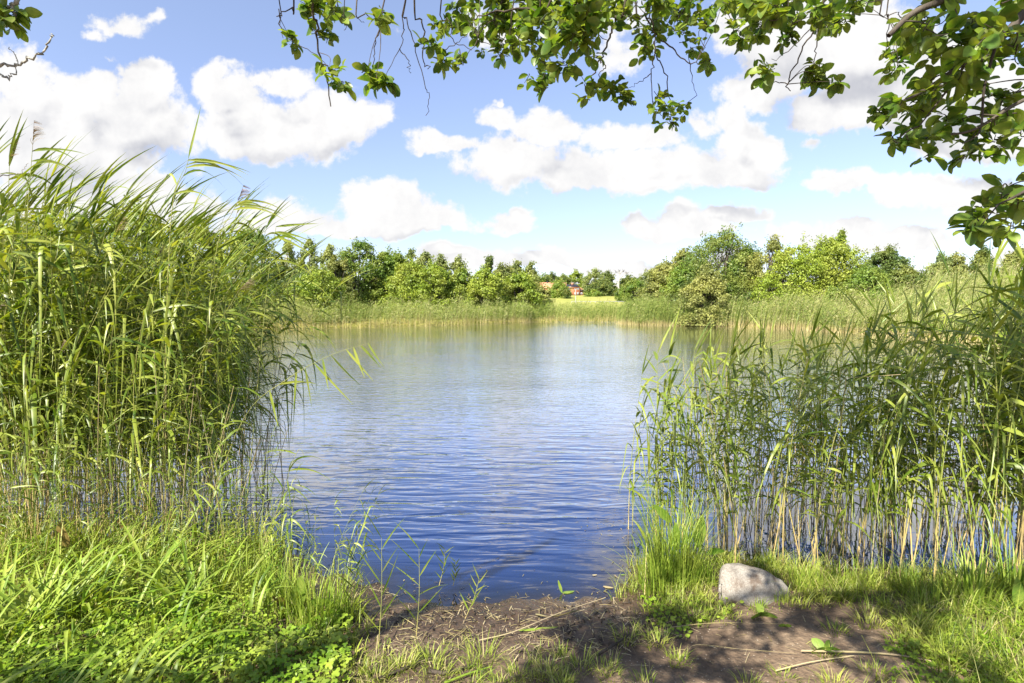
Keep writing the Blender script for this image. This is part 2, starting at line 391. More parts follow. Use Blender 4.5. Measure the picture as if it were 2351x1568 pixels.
m, t, out = newmat('earth')
g = nd(t, 'ShaderNodeNewGeometry'); pos = g.outputs['Position']
n1 = noise(t, pos, 1.6, 6, .6); n2 = noise(t, pos, 22, 5, .65); n3 = noise(t, pos, .06, 5, .6); n4 = noise(t, vmt(t, 'MULTIPLY', pos, (.25, 1, 1)), .35, 6, .65)
sp = nd(t, 'ShaderNodeSeparateXYZ'); lk(t, pos, sp.inputs[0])
soil = ramp(t, mth(t, 'MULTIPLY_ADD', n2.outputs['Fac'], .5, mth(t, 'MULTIPLY', n1.outputs['Fac'], .5)), [(.3, (.085, .055, .032)), (.5, (.21, .145, .088)), (.68, (.36, .27, .17))])
wet = maprange(t, sp.outputs[2], .03, .19)
soil = mixc(t, wet, mixc(t, 1.0, soil, (.32, .29, .28), 'MULTIPLY'), soil)
vor = nd(t, 'ShaderNodeTexVoronoi'); vor.inputs['Scale'].default_value = 34; lk(t, pos, vor.inputs['Vector'])
soil = mixc(t, maprange(t, vor.outputs['Distance'], .14, .08), soil, (.42, .35, .26))
mead = ramp(t, n3.outputs['Fac'], [(.3, (.16, .21, .02)), (.5, (.27, .28, .035)), (.7, (.42, .34, .11))])
mead = mixc(t, maprange(t, n4.outputs['Fac'], .35, .65), mead, ramp(t, n1.outputs['Fac'], [(.3, (.15, .21, .02)), (.7, (.40, .33, .09))]))
far = maprange(t, sp.outputs[1], 9, 20)
col = mixc(t, far, soil, mead)
b = nd(t, 'ShaderNodeBsdfPrincipled'); lk(t, col, b.inputs['Base Color'])
lk(t, maprange(t, sp.outputs[2], .0, .08, .25, .9), b.inputs['Roughness'])
bp = nd(t, 'ShaderNodeBump'); bp.inputs['Distance'].default_value = .02
lk(t, mth(t, 'ADD', n2.outputs['Fac'], mth(t, 'MULTIPLY', vor.outputs['Distance'], .4)), bp.inputs['Height']); lk(t, bp.outputs[0], b.inputs['Normal'])
lk(t, b.outputs[0], out.inputs[0])
tag(a.obj('ground', m, smooth=True), kind='structure')

# water
m, t, out = newmat('pond_water')
g = nd(t, 'ShaderNodeNewGeometry'); pos = g.outputs['Position']
def rot(vec, deg, sc):
    mp = nd(t, 'ShaderNodeMapping'); mp.vector_type = 'POINT'; mp.inputs['Rotation'].default_value = (0, 0, R(deg)); mp.inputs['Scale'].default_value = sc
    lk(t, vec, mp.inputs['Vector']); return mp.outputs[0]
sp = nd(t, 'ShaderNodeSeparateXYZ'); lk(t, pos, sp.inputs[0])
big = noise(t, rot(pos, 8, (1.5, 6.4, 1)), 1.0, 2, .5, .5)
wav = nd(t, 'ShaderNodeTexWave'); wav.wave_type = 'BANDS'; wav.bands_direction = 'Y'; wav.inputs['Scale'].default_value = 1.9
wav.inputs['Distortion'].default_value = 5.0; wav.inputs['Detail'].default_value = 2; wav.inputs['Detail Scale'].default_value = .6
lk(t, rot(pos, 12, (.55, 1, 1)), wav.inputs['Vector'])
fine = noise(t, rot(pos, -10, (2.6, 9, 1)), 1.3, 3, .55, .3)
chop = noise(t, rot(pos, -6, (1.1, 2.6, 1)), 2.0, 4, .6, .2)
calm = noise(t, rot(pos, 0, (.25, .5, 1)), .7, 2, .5)
farw = maprange(t, sp.outputs[1], 5.5, 14)
near_h = mth(t, 'ADD', mth(t, 'MULTIPLY', big.outputs['Fac'], .020), mth(t, 'MULTIPLY', wav.outputs['Fac'], .0012))
far_h = mth(t, 'ADD', mth(t, 'MULTIPLY', fine.outputs['Fac'], .010), mth(t, 'MULTIPLY', chop.outputs['Fac'], .022))
near_h = mth(t, 'ADD', near_h, mth(t, 'MULTIPLY', fine.outputs['Fac'], .0022))
shel = maprange(t, attr(t, 'shelter'), 0.05, .9, .12, 1.0)
ht = mth(t, 'ADD', mth(t, 'MULTIPLY', near_h, mth(t, 'SUBTRACT', 1.0, farw)), mth(t, 'MULTIPLY', far_h, farw))
ht = mth(t, 'MULTIPLY', ht, mth(t, 'MULTIPLY', shel, maprange(t, calm.outputs['Fac'], .3, .7, .75, 1.15)))
bp = nd(t, 'ShaderNodeBump'); bp.inputs['Distance'].default_value = 1.0; bp.inputs['Strength'].default_value = 1.0; lk(t, ht, bp.inputs['Height'])
fr = nd(t, 'ShaderNodeLayerWeight'); lk(t, bp.outputs[0], fr.inputs['Normal']); fr.inputs['Blend'].default_value = .5; refl = mth(t, 'MULTIPLY', mth(t, 'POWER', fr.outputs['Facing'], 3.4), 1.7, clamp=True)
gl = nd(t, 'ShaderNodeBsdfGlossy'); gl.inputs['Roughness'].default_value = .02; gl.inputs[0].default_value = (.96, .97, 1, 1); lk(t, bp.outputs[0], gl.inputs['Normal'])
df = nd(t, 'ShaderNodeBsdfDiffuse'); df.inputs[0].default_value = (.002, .016, .080, 1)
tp = nd(t, 'ShaderNodeBsdfTransparent'); tp.inputs[0].default_value = (.62, .58, .50, 1)
dep = maprange(t, attr(t, 'rnd'), .0, .24)
mb = nd(t, 'ShaderNodeMixShader'); lk(t, dep, mb.inputs[0]); lk(t, tp.outputs[0], mb.inputs[1]); lk(t, df.outputs[0], mb.inputs[2])
mx = nd(t, 'ShaderNodeMixShader'); lk(t, refl, mx.inputs[0]); lk(t, mb.outputs[0], mx.inputs[1]); lk(t, gl.outputs[0], mx.inputs[2])
lk(t, mx.outputs[0], out.inputs[0]); M_WATER = m
a = Acc(); xs = axis(-4, 4, .08, -62, 30, 1.08); ys = axis(3.0, 6, .06, 3.0, 60, 1.05)
X, Y = grid(a, xs, ys, lambda x, y: x * 0)
sd = pond_sd(X, Y); a.r = [np.maximum(-ground(X, Y), 0).ravel()]
wob = a.obj('water', M_WATER, smooth=True)
at_ = wob.data.attributes.new('shelter', 'FLOAT', 'POINT')
sh = np.clip(-sd / 1.2, 0, 1)
sh = sh * (1 - .8 * sst(X, 1.2, 2.0) * (1 - sst(Y, 5.5, 9)))
at_.data.foreach_set('value', sh.astype(np.float32).ravel())
tag(wob, kind='structure')

# ------------------------------------------------------------------ reeds
def reed_arrays(H, nleaf, bare, lean, wind, dry=False, seed=0, Lf=.42, wl=.013, spear=True):
    """one reed rooted at the origin, wind blowing to +x: stem, leaf blades"""
    r = np.random.RandomState(seed); st = Acc(); lf = Acc()
    zs = np.linspace(0, 1, 9); ph = r.uniform(0, 6.28)
    def sp_(u): return np.stack([lean * H * u ** 2.2 + .012 * H * np.sin(u * 5 + ph) * u, .02 * H * np.sin(u * 4 + ph * 2) * u + r_y * H * u ** 2, H * (u - .10 * lean * u ** 3)], -1)
    r_y = r.uniform(-.07, .07)
    rr = np.interp(zs, [0, .6, 1], [.0048, .0038, .0016])
    tube(st, sp_(zs), rr, 5, r.rand(), tt=zs)
    n = nleaf; u = bare + (1 - bare) * (np.arange(n) + r.uniform(-.3, .3, n)) / n; u = np.clip(u, bare * .9, .99)
    base = sp_(u)
    sd_ = np.where(np.arange(n) % 2 == 0, 1, -1); ang = sd_ * r.uniform(.7, 1.9, n)
    dv = np.stack([np.cos(ang) + wind * r.uniform(.3, 1.6, n), np.sin(ang), np.zeros(n)], 1); dv = nrm(dv)
    Ls = Lf * r.uniform(.7, 1.25, n) * np.interp(u, [bare, bare + .2, .8, 1], [.7, 1, 1, .75])
    S = 7; t = np.linspace(0, 1, S)[None, :, None]
    el = r.uniform(-.1, .95, n)[:, None, None]; dr = r.uniform(.15, 1.05, n)[:, None, None] 
    kink = (r.rand(n) < .18)[:, None, None] * np.maximum(t - .45, 0) * 1.6
    C = base[:, None, :] + dv[:, None, :] * Ls[:, None, None] * (t * (.95 - .25 * el) + 0 * t) * np.where(kink > 0, .85, 1)
    C[..., 2:3] += Ls[:, None, None] * (el * t - dr * t * t * (1 + .2 * t) - kink)
    wd = wl * r.uniform(.6, 1.25, n)[:, None] * np.minimum(1, (t[..., 0] / .22 + .25) ** .8) * np.maximum(1 - t[..., 0], .005) ** .8
    up = np.array([0, 0, 1.0]); side = nrm(np.cross(dv, up) + r.uniform(-1.1, 1.1, (n, 1)) * up)
    strips(lf, C, wd, side, r.rand(n), fold=.22)
    if spear:
        top = sp_(np.array([.985]))[0]; k = 2
        Cs = []; 
        for j in range(k):
            d = nrm(np.array([.3 + .25 * wind + r.uniform(-.2, .3), r.uniform(-.25, .25), 1.0])); l = Lf * r.uniform(.6, 1.0)
            tt_ = np.linspace(0, 1, S)[:, None]; c = top + d * l * tt_; c = c + np.array([wind * .25 * l, 0, -.1 * l]) * tt_ ** 2; Cs.append(c)
        Cs = np.array(Cs); w2 = np.tile(wl * .7 * np.minimum(1, (t[0, :, 0] / .3 + .2)) * np.maximum(1 - t[0, :, 0], .005) ** .8, (k, 1))
        strips(lf, Cs, w2, nrm(r.normal(size=(k, 3)) * np.array([1, 1, .1])), r.rand(k), fold=.3)
    return st, lf, sp_(np.array([1.0]))[0]
def plume_arrays(top, size=.2, seed=1, lean=(.35, 0, 1)):
    r = np.random.RandomState(seed); p = Acc(); n = 46; S = 5
    ax = nrm(np.array(lean, float)); u = r.rand(n) ** .8; t = np.linspace(0, 1, S)[None, :, None]
    b = top + ax * (u * size)[:, None]
    d = nrm(ax + r.normal(size=(n, 3)) * .28 + np.array([.35, 0, 0])); l = size * .42 * (1.15 - u)
    C = b[:, None, :] + d[:, None, :] * l[:, None, None] * t + np.array([.05, 0, -.03]) * t ** 2
    strips(p, C, .0022 * np.ones((n, S)) * (1.2 - t[..., 0]), nrm(r.normal(size=(n, 3))), r.rand(n))
    tube(p, np.array([top - ax * .03, top + ax * size]), [.0018, .0006], 4)
    return p
GL = 'reeds of the tall stand on the left bank'; GR = 'reeds standing in the water on the right'
def meshes_of(kind, H, nl, bare, lean, wind, k, Lf=.42, wl=.013, dry=False):
    out = []
    for i in range(k):
        h = H * random.uniform(.93, 1.07)
        s_, l_, top = reed_arrays(h, nl + random.randint(-2, 2), bare, lean * random.uniform(.5, 1.5), wind, seed=i * 13 + int(H * 100), Lf=Lf, wl=wl)
        out.append((s_, l_, top, s_.mesh('stem', M_STEM, True), l_.mesh('leaf_blades', M_REED_DRY if dry else M_REED), h))
    return out
LASTREED = [None]
def place_reed(v, loc, rz, sc, label, group, tilt=(0, 0)):
    o = empty('reed', loc, 0, 1); o.rotation_euler = (tilt[0], tilt[1], rz); o.scale = (sc, sc, sc)
    LASTREED[0] = o; tag(o, label, 'reed', group); link('stem', v[3], o); link('leaf_blades', v[4], o); return o
def merge_reed(stems, leaves, v, loc, rz, sc, tilt=(0, 0)):
    Mx = np.array((Matrix.Rotation(rz, 3, 'Z') @ Matrix.Rotation(tilt[1], 3, 'Y') @ Matrix.Rotation(tilt[0], 3, 'X'))) * sc
    for acc, src in ((stems, v[0]), (leaves, v[1])):
        V, Q, T, r_, g_ = src.arrays(); acc.add(V @ Mx.T + np.array(loc), Q, rnd=np.clip(r_ + rs.uniform(-.2, .2), 0, 1), t=g_)

VL = meshes_of('L', 2.9, 17, .30, .18, 1.1, 16, Lf=.56, wl=.0215)                # tall wind-blown reeds
VR = meshes_of('R', 1.8, 15, .30, .07, .15, 14, Lf=.46, wl=.0175) # lower, upright reeds
VT = meshes_of('T', 2.7, 15, .28, .10, .0, 8, Lf=.52, wl=.024)  # tall ones at the right edge

PLM = [plume_arrays(np.array(v[2]), .17, 5 + k, (.5, .1, 1)).mesh('plume', M_PLUME) for k, v in enumerate(VL)]
# left stand: base area on the bank's edge and in the shallows
pts = []
while len(pts) < 430:
    y = rs.uniform(4.15, 7.2); x = rs.uniform(-1.05 * y - .6, -2.48 - .20 * (y - 4.3))
    edge = (-2.48 - .20 * (y - 4.3) - x)
    if edge < .35 and rs.rand() > .5 + edge: continue
    if y < 4.5 and rs.rand() < .35: continue
    pts.append((x, y))
pts.sort(key=lambda p: p[1]); ML, MLl = Acc(), Acc()
for i, (x, y) in enumerate(pts):
    v = VL[i % 16]; hz = float(ground(x, y)); edge = -2.48 - x
    sc = rs.uniform(.84, 1.05) * (.72 + .28 * min(1, max(edge, 0) / 1.3)) ; sc *= 1.0 + .03 * (y - 4.2)
    if y < 4.5: sc *= rs.uniform(.6, .95)
    rz = rs.uniform(-.55, .55); tl = (rs.normal(0, .07), rs.normal(.03, .10))
    if edge < .5: tl = (tl[0], min(tl[1], .05))
    pxx = proj((x, y, .5))[0]; wh = 'at the left picture edge' if pxx < 150 else ('beneath the brown plume' if pxx < 330 else ('below the tallest spear leaf' if pxx < 480 else 'along its right edge by the open water'))
    if i < 92: place_reed(v, (x, y, max(hz, -.15)), rz, sc, 'tall wind-blown reed of the left stand, ' + wh, GL + ', ' + wh, tl)
    if i < 92 and i % 13 == 4:
        pl_ = link('plume', PLM[i % 16], LASTREED[0])
    if i >= 92: merge_reed(ML, MLl, v, (x, y, max(hz, -.15)), rz, sc, tl)
# young reeds among the left stand are short and bright
def dead_stems(n, fx, name, root, org):
    a = Acc()
    for i in range(n):
        x, y = fx(); z = max(float(ground(x, y)), -.1); h = rs.uniform(.7, 1.7); k = rs.normal(0, .16, 2); p = np.array([(x, y, z), (x + k[0] * h * .4, y + k[1] * h * .4, z + h * .5), (x + k[0] * h, y + k[1] * h, z + h)])
        if rs.rand() < .3: p = np.vstack([p, p[-1] + np.array([rs.uniform(-.3, .4), rs.uniform(-.1, .1), rs.uniform(-.4, .05)])])
        tube(a, p - org, np.linspace(.0042, .0022, len(p)), 4, rs.rand())
    return tag(a.obj(name, M_REED_DRY, root, True), kind='stuff')
def lx():
    y = rs.uniform(4.2, 6.2); return rs.uniform(-1.0 * y - .3, -2.1 - .18 * (y - 4.3)), y
for i in range(60):
    y = rs.uniform(3.7, 4.7); x = rs.uniform(-1.0 * y, -.46 * y); v = VL[i % 16]
    merge_reed(ML, MLl, v, (x, y, max(float(ground(x, y)), 0)), rs.uniform(-1.5, 2.5), rs.uniform(.14, .42), (rs.normal(0, .15), rs.normal(.05, .2)))
root = empty('reed_bed', (-3.5, 6, 0)); tag(root, 'dense back rows of tall green reeds behind the front of the left stand', 'reeds', kind='stuff')
for acc in (ML, MLl): acc.v = [q - np.array([-3.5, 6, 0]) for q in acc.v]
dead_stems(170, lx, 'dead_stems', root, np.array([-3.5, 6, 0])); tag(ML.obj('stems', M_STEM, root, True), kind='stuff'); tag(MLl.obj('leaf_blades', M_REED, root), kind='stuff')

# right stand
pts = []; MR, MRl = Acc(), Acc()
while len(pts) < 175:
    y = rs.uniform(4.05, 5.7); x = rs.uniform(1.65, y * .95 + .3)
    if x < 2.0 and rs.rand() > .55: continue
    pts.append((x, y))
pts.sort(key=lambda p: p[1])
for i, (x, y) in enumerate(pts):
    v = VR[i % 14]; sc = rs.uniform(.74, 1.0) * (1 + .20 * max(0, x - 2.5)); hz = max(float(ground(x, y)), -.15)
    rz = rs.uniform(0, 6.28) if rs.rand() < .5 else rs.uniform(-.8, .8); tl = (rs.normal(0, .07), rs.normal(0, .09)); pxx = proj((x, y, .0))[0]
    wh = 'right behind the stone' if pxx < 1830 else ('between the stone and the broad-bladed tufts' if pxx < 2120 else 'behind the broad-bladed tufts')
    if i < 140: place_reed(v, (x, y, hz), rz, sc, 'straw-footed green reed in the water ' + wh, GR + ', ' + wh, tl)
    else: merge_reed(MR, MRl, v, (x, y, hz), rz, sc, tl)
root = empty('reed_bed', (3, 5, 0)); tag(root, 'back rows of green reeds in deeper water of the right stand', 'reeds', kind='stuff')
for acc in (MR, MRl): acc.v = [q - np.array([3, 5, 0]) for q in acc.v]
dead_stems(110, lambda: (lambda y: (rs.uniform(1.6, y * .95 + .2), y))(rs.uniform(4.1, 5.4)), 'dead_stems', root, np.array([3, 5, 0])); tag(MR.obj('stems', M_STEM, root, True), kind='stuff'); tag(MRl.obj('leaf_blades', M_REED, root), kind='stuff')
for i in range(26):                                            # thin outliers between stand and open water
    y = rs.uniform(4.25, 5.0); x = rs.uniform(1.02, 1.75); v = VR[(i * 5) % 14]
    place_reed(v, (x, y, max(float(ground(x, y)), -.1)), rs.uniform(-1, 1), rs.uniform(.62, .98), 'thin reed at the open edge of the right-hand stand beside the sedge tuft', 'thin reeds at the edge of the right stand', (rs.uniform(-.05, .05), rs.uniform(-.08, .04)))
for i in range(22):                                            # tall near reeds at the right edge
    y = rs.uniform(3.75, 4.7); x = y * rs.uniform(.76, 1.0); v = VT[i % 8]
    place_reed(v, (x, y, max(float(ground(x, y)), -.1)), rs.uniform(2.2, 4.0) if rs.rand() < .45 else rs.uniform(-.8, .8), rs.uniform(.58, .88), 'tall broad-leaved reed leaning over the water at the far right edge', 'tall reeds at the right edge of the picture', (rs.uniform(-.06, .06), rs.uniform(-.12, .02)))

def single_reed(path, name, label, leaves, plume=None, wl=.014, rnd0=.5, r0=.0042):
    """a reed traced along its own path, with its leaves given as (position on stem, direction, length, sag)"""
    P = smooth_path(path, 5); base = P[0].copy(); P = P - base
    root = empty(name, base); tag(root, label, 'reed'); st = Acc(); n = len(P)
    tube(st, P, np.linspace(r0, r0 * .35, n), 5, rnd0, tt=np.linspace(.2, 1, n)); st.obj('stem', M_STEM, root, True)
    lf = Acc(); S = 8; t = np.linspace(0, 1, S)[:, None]
    for (u, d, ln, sag) in leaves:
        i = min(int(u * (n - 1)), n - 1); b = P[i]; d = nrm(np.array(d, float))
        C = b + d * ln * t; C[:, 2] -= (sag * ln * t[:, 0] ** 2)
        w = wl * rs.uniform(.8, 1.2) * np.minimum(1, (t[:, 0] / .25 + .2)) * np.maximum(1 - t[:, 0], .005) ** .8
        sd_ = nrm(np.cross(d, [0, 1, .2]))
        strips(lf, C[None], w[None], sd_[None], [rs.uniform(.2, .8)], fold=.35)
    lf.obj('leaf_blades', M_REED, root)
    if plume: plume_arrays(P[-1], plume[0], 3, plume[1]).obj('plume', M_PLUME, root)
    return root
Y0 = 4.5
single_reed([at(372, 1230, Y0), at(380, 800, Y0), at(395, 480, Y0), at(425, 395, Y0), at(433, 362, Y0)], 'reed', 'tallest reed of the left stand with one upright spear leaf against the clouds',
            [(1, (.30, 0, 1), .40, -.05), (.98, (1, 0, .10), .48, .35), (.95, (1, 0, .02), .50, .22), (.86, (1, .1, .45), .55, .9), (.8, (1, .1, .35), .5, .55), (.7, (.9, -.2, .6), .45, .8), (.62, (-.3, .1, .8), .4, .9), (.55, (1, 0, .5), .4, .7)])
single_reed([at(60, 1240, 4.4), at(58, 800, 4.4), at(62, 520, 4.4), at(70, 400, 4.4), at(75, 335, 4.4)], 'reed', 'tall left reed carrying a brown feathery plume above the other leaves',
            [(.98, (1, 0, .2), .42, .25), (.95, (1, 0, .35), .4, .6), (.88, (1, 0, .2), .4, .5), (.8, (.8, 0, .5), .45, .8), (.7, (-.6, 0, .5), .4, .6)], plume=(.19, (.12, 0, 1)))
single_reed([at(440, 1230, 4.7), at(470, 800, 4.7), at(500, 560, 4.7), at(532, 490, 4.7), at(546, 462, 4.7)], 'reed', 'reed with a small brown plume at the middle of the left stand top',
            [(.98, (1, 0, .35), .42, .5), (.94, (1, 0, .1), .4, .3), (.88, (.9, 0, .6), .4, .8), (.8, (1, 0, .3), .45, .5)], plume=(.14, (.4, 0, 1)))
single_reed([at(560, 1230, 4.8), at(590, 900, 4.8), at(620, 600, 4.8), at(634, 520, 4.8)], 'reed', 'rightmost tall reed of the left stand, its leaf pointing out over the far trees',
            [(1, (1, 0, .12), .36, .05), (.98, (.9, 0, -.05), .30, .2), (.95, (1, 0, -.15), .33, .35), (.9, (1, 0, -.3), .34, .2), (.8, (.8, -.3, .5), .5, 1.0), (.7, (.9, .3, .3), .5, .9)], wl=.013)
single_reed([at(470, 1190, 4.5), at(560, 960, 4.3), at(660, 870, 4.1), at(760, 815, 4.0), at(845, 788, 3.95)], 'leaning_reed', 'leaning reed stretching out from the left stand over the open water, leaves hanging',
            [(1, (.35, 0, -.6), .22, -.1), (.97, (.5, 0, -.5), .2, .1), (.92, (.25, 0, -.8), .26, -.1), (.86, (.5, 0, -.6), .3, 0), (.78, (.5, .2, -.7), .34, -.1), (.72, (.15, 0, -1), .26, -.1), (.66, (.5, 0, -.55), .42, .0), (.6, (.1, .1, -1), .3, 0),
             (.55, (-.1, 0, -1), .28, 0), (.48, (.6, 0, .2), .3, .3), (.42, (.2, 0, -1), .3, 0), (.35, (-.5, 0, .5), .3, .5)], wl=.011, r0=.003)
single_reed([at(600, 1270, 4.3), at(640, 1160, 4.15), at(665, 1080, 4.1), at(680, 1042, 4.1), at(690, 1030, 4.1), at(698, 1046, 4.1)], 'reed', 'single reed with a broken, hooked top at the right edge of the left bank',
            [(.5, (.8, 0, .6), .3, .6), (.6, (-.6, 0, .3), .3, .5), (.4, (.9, 0, .3), .35, .6), (.3, (-.4, 0, .8), .25, .3)], wl=.010, r0=.0026)
for (px, py, tx, ty, lab) in [(868, 1500, 876, 1235, 'young reed rising from the mud, leftmost of the thin ones before open water'), (955, 1470, 962, 1260, 'young reed second from left among the thin ones on the muddy edge'),
        (1008, 1345, 1022, 1262, 'small young reed in the shallows with two narrow leaves'), (1040, 1345, 1046, 1290, 'short young reed standing in shallow water beside a slightly taller one'), (800, 1440, 815, 1290, 'young reed between the left bank grass and the muddy edge'),
        (1068, 1420, 1100, 1330, 'tiny bent reed shoot at the wet edge of the mud')]:
    b0 = gnd(px, py, .03); tp_ = at(tx, ty, b0[1] + .03); lv = []; hh = np.linalg.norm(tp_ - b0)
    for k in range(9):
        sgn = 1 if k % 2 else -1; lv.append((.25 + .75 * k / 8, (sgn * rs.uniform(.35, .8), rs.uniform(-.4, .2), rs.uniform(.7, 1.3)), hh * rs.uniform(.3, .55), rs.uniform(-.1, .3)))
    single_reed([b0, (b0 * .5 + tp_ * .5) + np.array([.01, 0, 0]), tp_], 'young_reed', lab, lv, wl=.0055, r0=.0026)['group'] = 'young reeds at the muddy edge'
single_reed([gnd(1480, 1365, .05), at(1487, 1180, 4.0), at(1490, 1065, 4.0)], 'reed', 'slender reed left of the sedge tuft with one broad upright leaf', [(1, (-.07, 0, 1), .30, 0), (.9, (.0, 0, 1), .3, 0), (.6, (-.5, 0, .6), .3, .4), (.5, (.6, 0, .7), .3, .4), (.3, (-.3, .1, .8), .3, .4)], wl=.011)

# ------------------------------------------------------------------ far reeds
M_FREED = leafmat('far_reed', [(0, (.05, .10, .018)), (.4, (.13, .21, .035)), (.75, (.24, .31, .08)), (1, (.46, .42, .22))], trans=.25, gloss=.2,
                  along=([(0.0, 1.0), (.10, .9), (.34, .0)], (.50, .40, .21)))
def far_reeds(name, label, n, xr, yr, dmax, hlo, hhi, strawy=0.0, w=.02):
    P = []; c = 0
    while c < n:
        x = rs.uniform(xr[0], xr[1], n); y = rs.uniform(yr[0], yr[1], n); d = pond_sd(x, y)
        ok = (d > -.7) & (d < dmax) & (rs.rand(n) < np.where(d < 1.5, 1.0, .55)); px, py = proj(np.stack([x, y, x * 0 + 1], -1)); ok &= (px > -120) & (px < 2470)
        P.append(np.stack([x[ok], y[ok], np.maximum(ground(x[ok], y[ok]), -.1)], -1)); c += ok.sum()
    P = np.concatenate(P)[:n]; a = Acc(); h0 = rs.uniform(hlo, hhi, n) * (1 + .15 * np.sin(P[:, 0] * .9 + P[:, 1]) + .12 * np.sin(P[:, 0] * 2.3) + .08 * np.sin(P[:, 0] * 5.1 + 2))
    patch = .5 + .5 * np.sin(P[:, 0] * .55 + 2 * np.sin(P[:, 1] * .31)) * np.sin(P[:, 0] * .21 + 1)
    rn = np.clip(rs.normal(.38, .27, n) + .25 * (patch - .5) + strawy * (rs.rand(n) < .5), 0, 1)
    h0 = h0 * rs.uniform(.72, 1.12, n); blades(a, P, h0, np.full(n, w * .5), rs.uniform(-.5, .5, n), rs.uniform(.05, .28, n), 5, .04, rnd=rn, twist=1.5)
    for k in range(7):                                          # leaf blades along every stem
        u = rs.uniform(.22, .96, n); Q = P.copy(); Q[:, 2] += h0 * u; l = rs.uniform(.3, .55, n); az = rs.uniform(-1.6, 1.6, n) + math.pi * (rs.rand(n) < .3)
        s_ = Acc(); t = np.linspace(0, 1, 4)[None, :]; dr = np.stack([np.cos(az), np.sin(az) * .6, 0 * az], 1)
        C = Q[:, None, :] + dr[:, None, :] * (l[:, None] * t * .6)[..., None]; C[..., 2] += l[:, None] * (rs.uniform(.4, 1.1, n)[:, None] * t - .7 * t * t)
        C[..., 0] += (h0 * .12 * u ** 2)[:, None]
        strips(a, C, w * .8 * np.maximum(1 - t, .02) * np.ones((n, 1)), nrm(np.stack([rs.normal(size=n) * .4, rs.normal(size=n), rs.normal(size=n)], 1)), np.clip(rn + rs.uniform(-.15, .15, n), 0, 1), t=np.repeat(u[:, None], 4, 1))
    return tag(a.obj(name, M_FREED), label, 'reeds', kind='stuff')
far_reeds('reed_bed', 'long belt of reeds along the far left shore below the yellow-green trees', 5200, (-36, 2), (33, 56), 4.5, 1.5, 2.1)
far_reeds('reed_bed', 'reeds along the far middle shore in front of the meadow and the red house', 2200, (1, 13), (45, 60), 4.5, 1.4, 1.9)
far_reeds('reed_bed', 'reed belt around the big round tree on the right shore', 3400, (9.5, 21), (33, 52), 4.0, 1.7, 2.3)
far_reeds('reed_bed', 'straw topped reeds climbing the bank on the far right', 7000, (17, 34), (12, 42), 10, 1.7, 2.5, strawy=.45)

# ------------------------------------------------------------------ distant trees
PAL = {
 'green': [(0, (.045, .105, .015)), (.5, (.10, .19, .022)), (1, (.19, .29, .035))],
 'yellow': [(0, (.075, .14, .014)), (.5, (.17, .26, .024)), (1, (.29, .38, .038))],
 'olive': [(0, (.065, .095, .022)), (.5, (.14, .18, .042)), (1, (.25, .27, .08))],
 'deep': [(0, (.024, .062, .009)), (.5, (.055, .12, .016)), (1, (.11, .19, .026))],
 'dark': [(0, (.03, .065, .014)), (.5, (.06, .115, .022)), (1, (.12, .18, .04))],
 'birch': [(0, (.07, .12, .035)), (.5, (.15, .215, .07)), (1, (.25, .31, .12))],
}
MT = {k: leafmat('crown_' + k, v, trans=.30, gloss=.35, rough=.5, nscale=.5) for k, v in PAL.items()}
M_PALEBARK = plainmat('pale_bark', (.28, .26, .22), (.5, .48, .44), 3, .9)
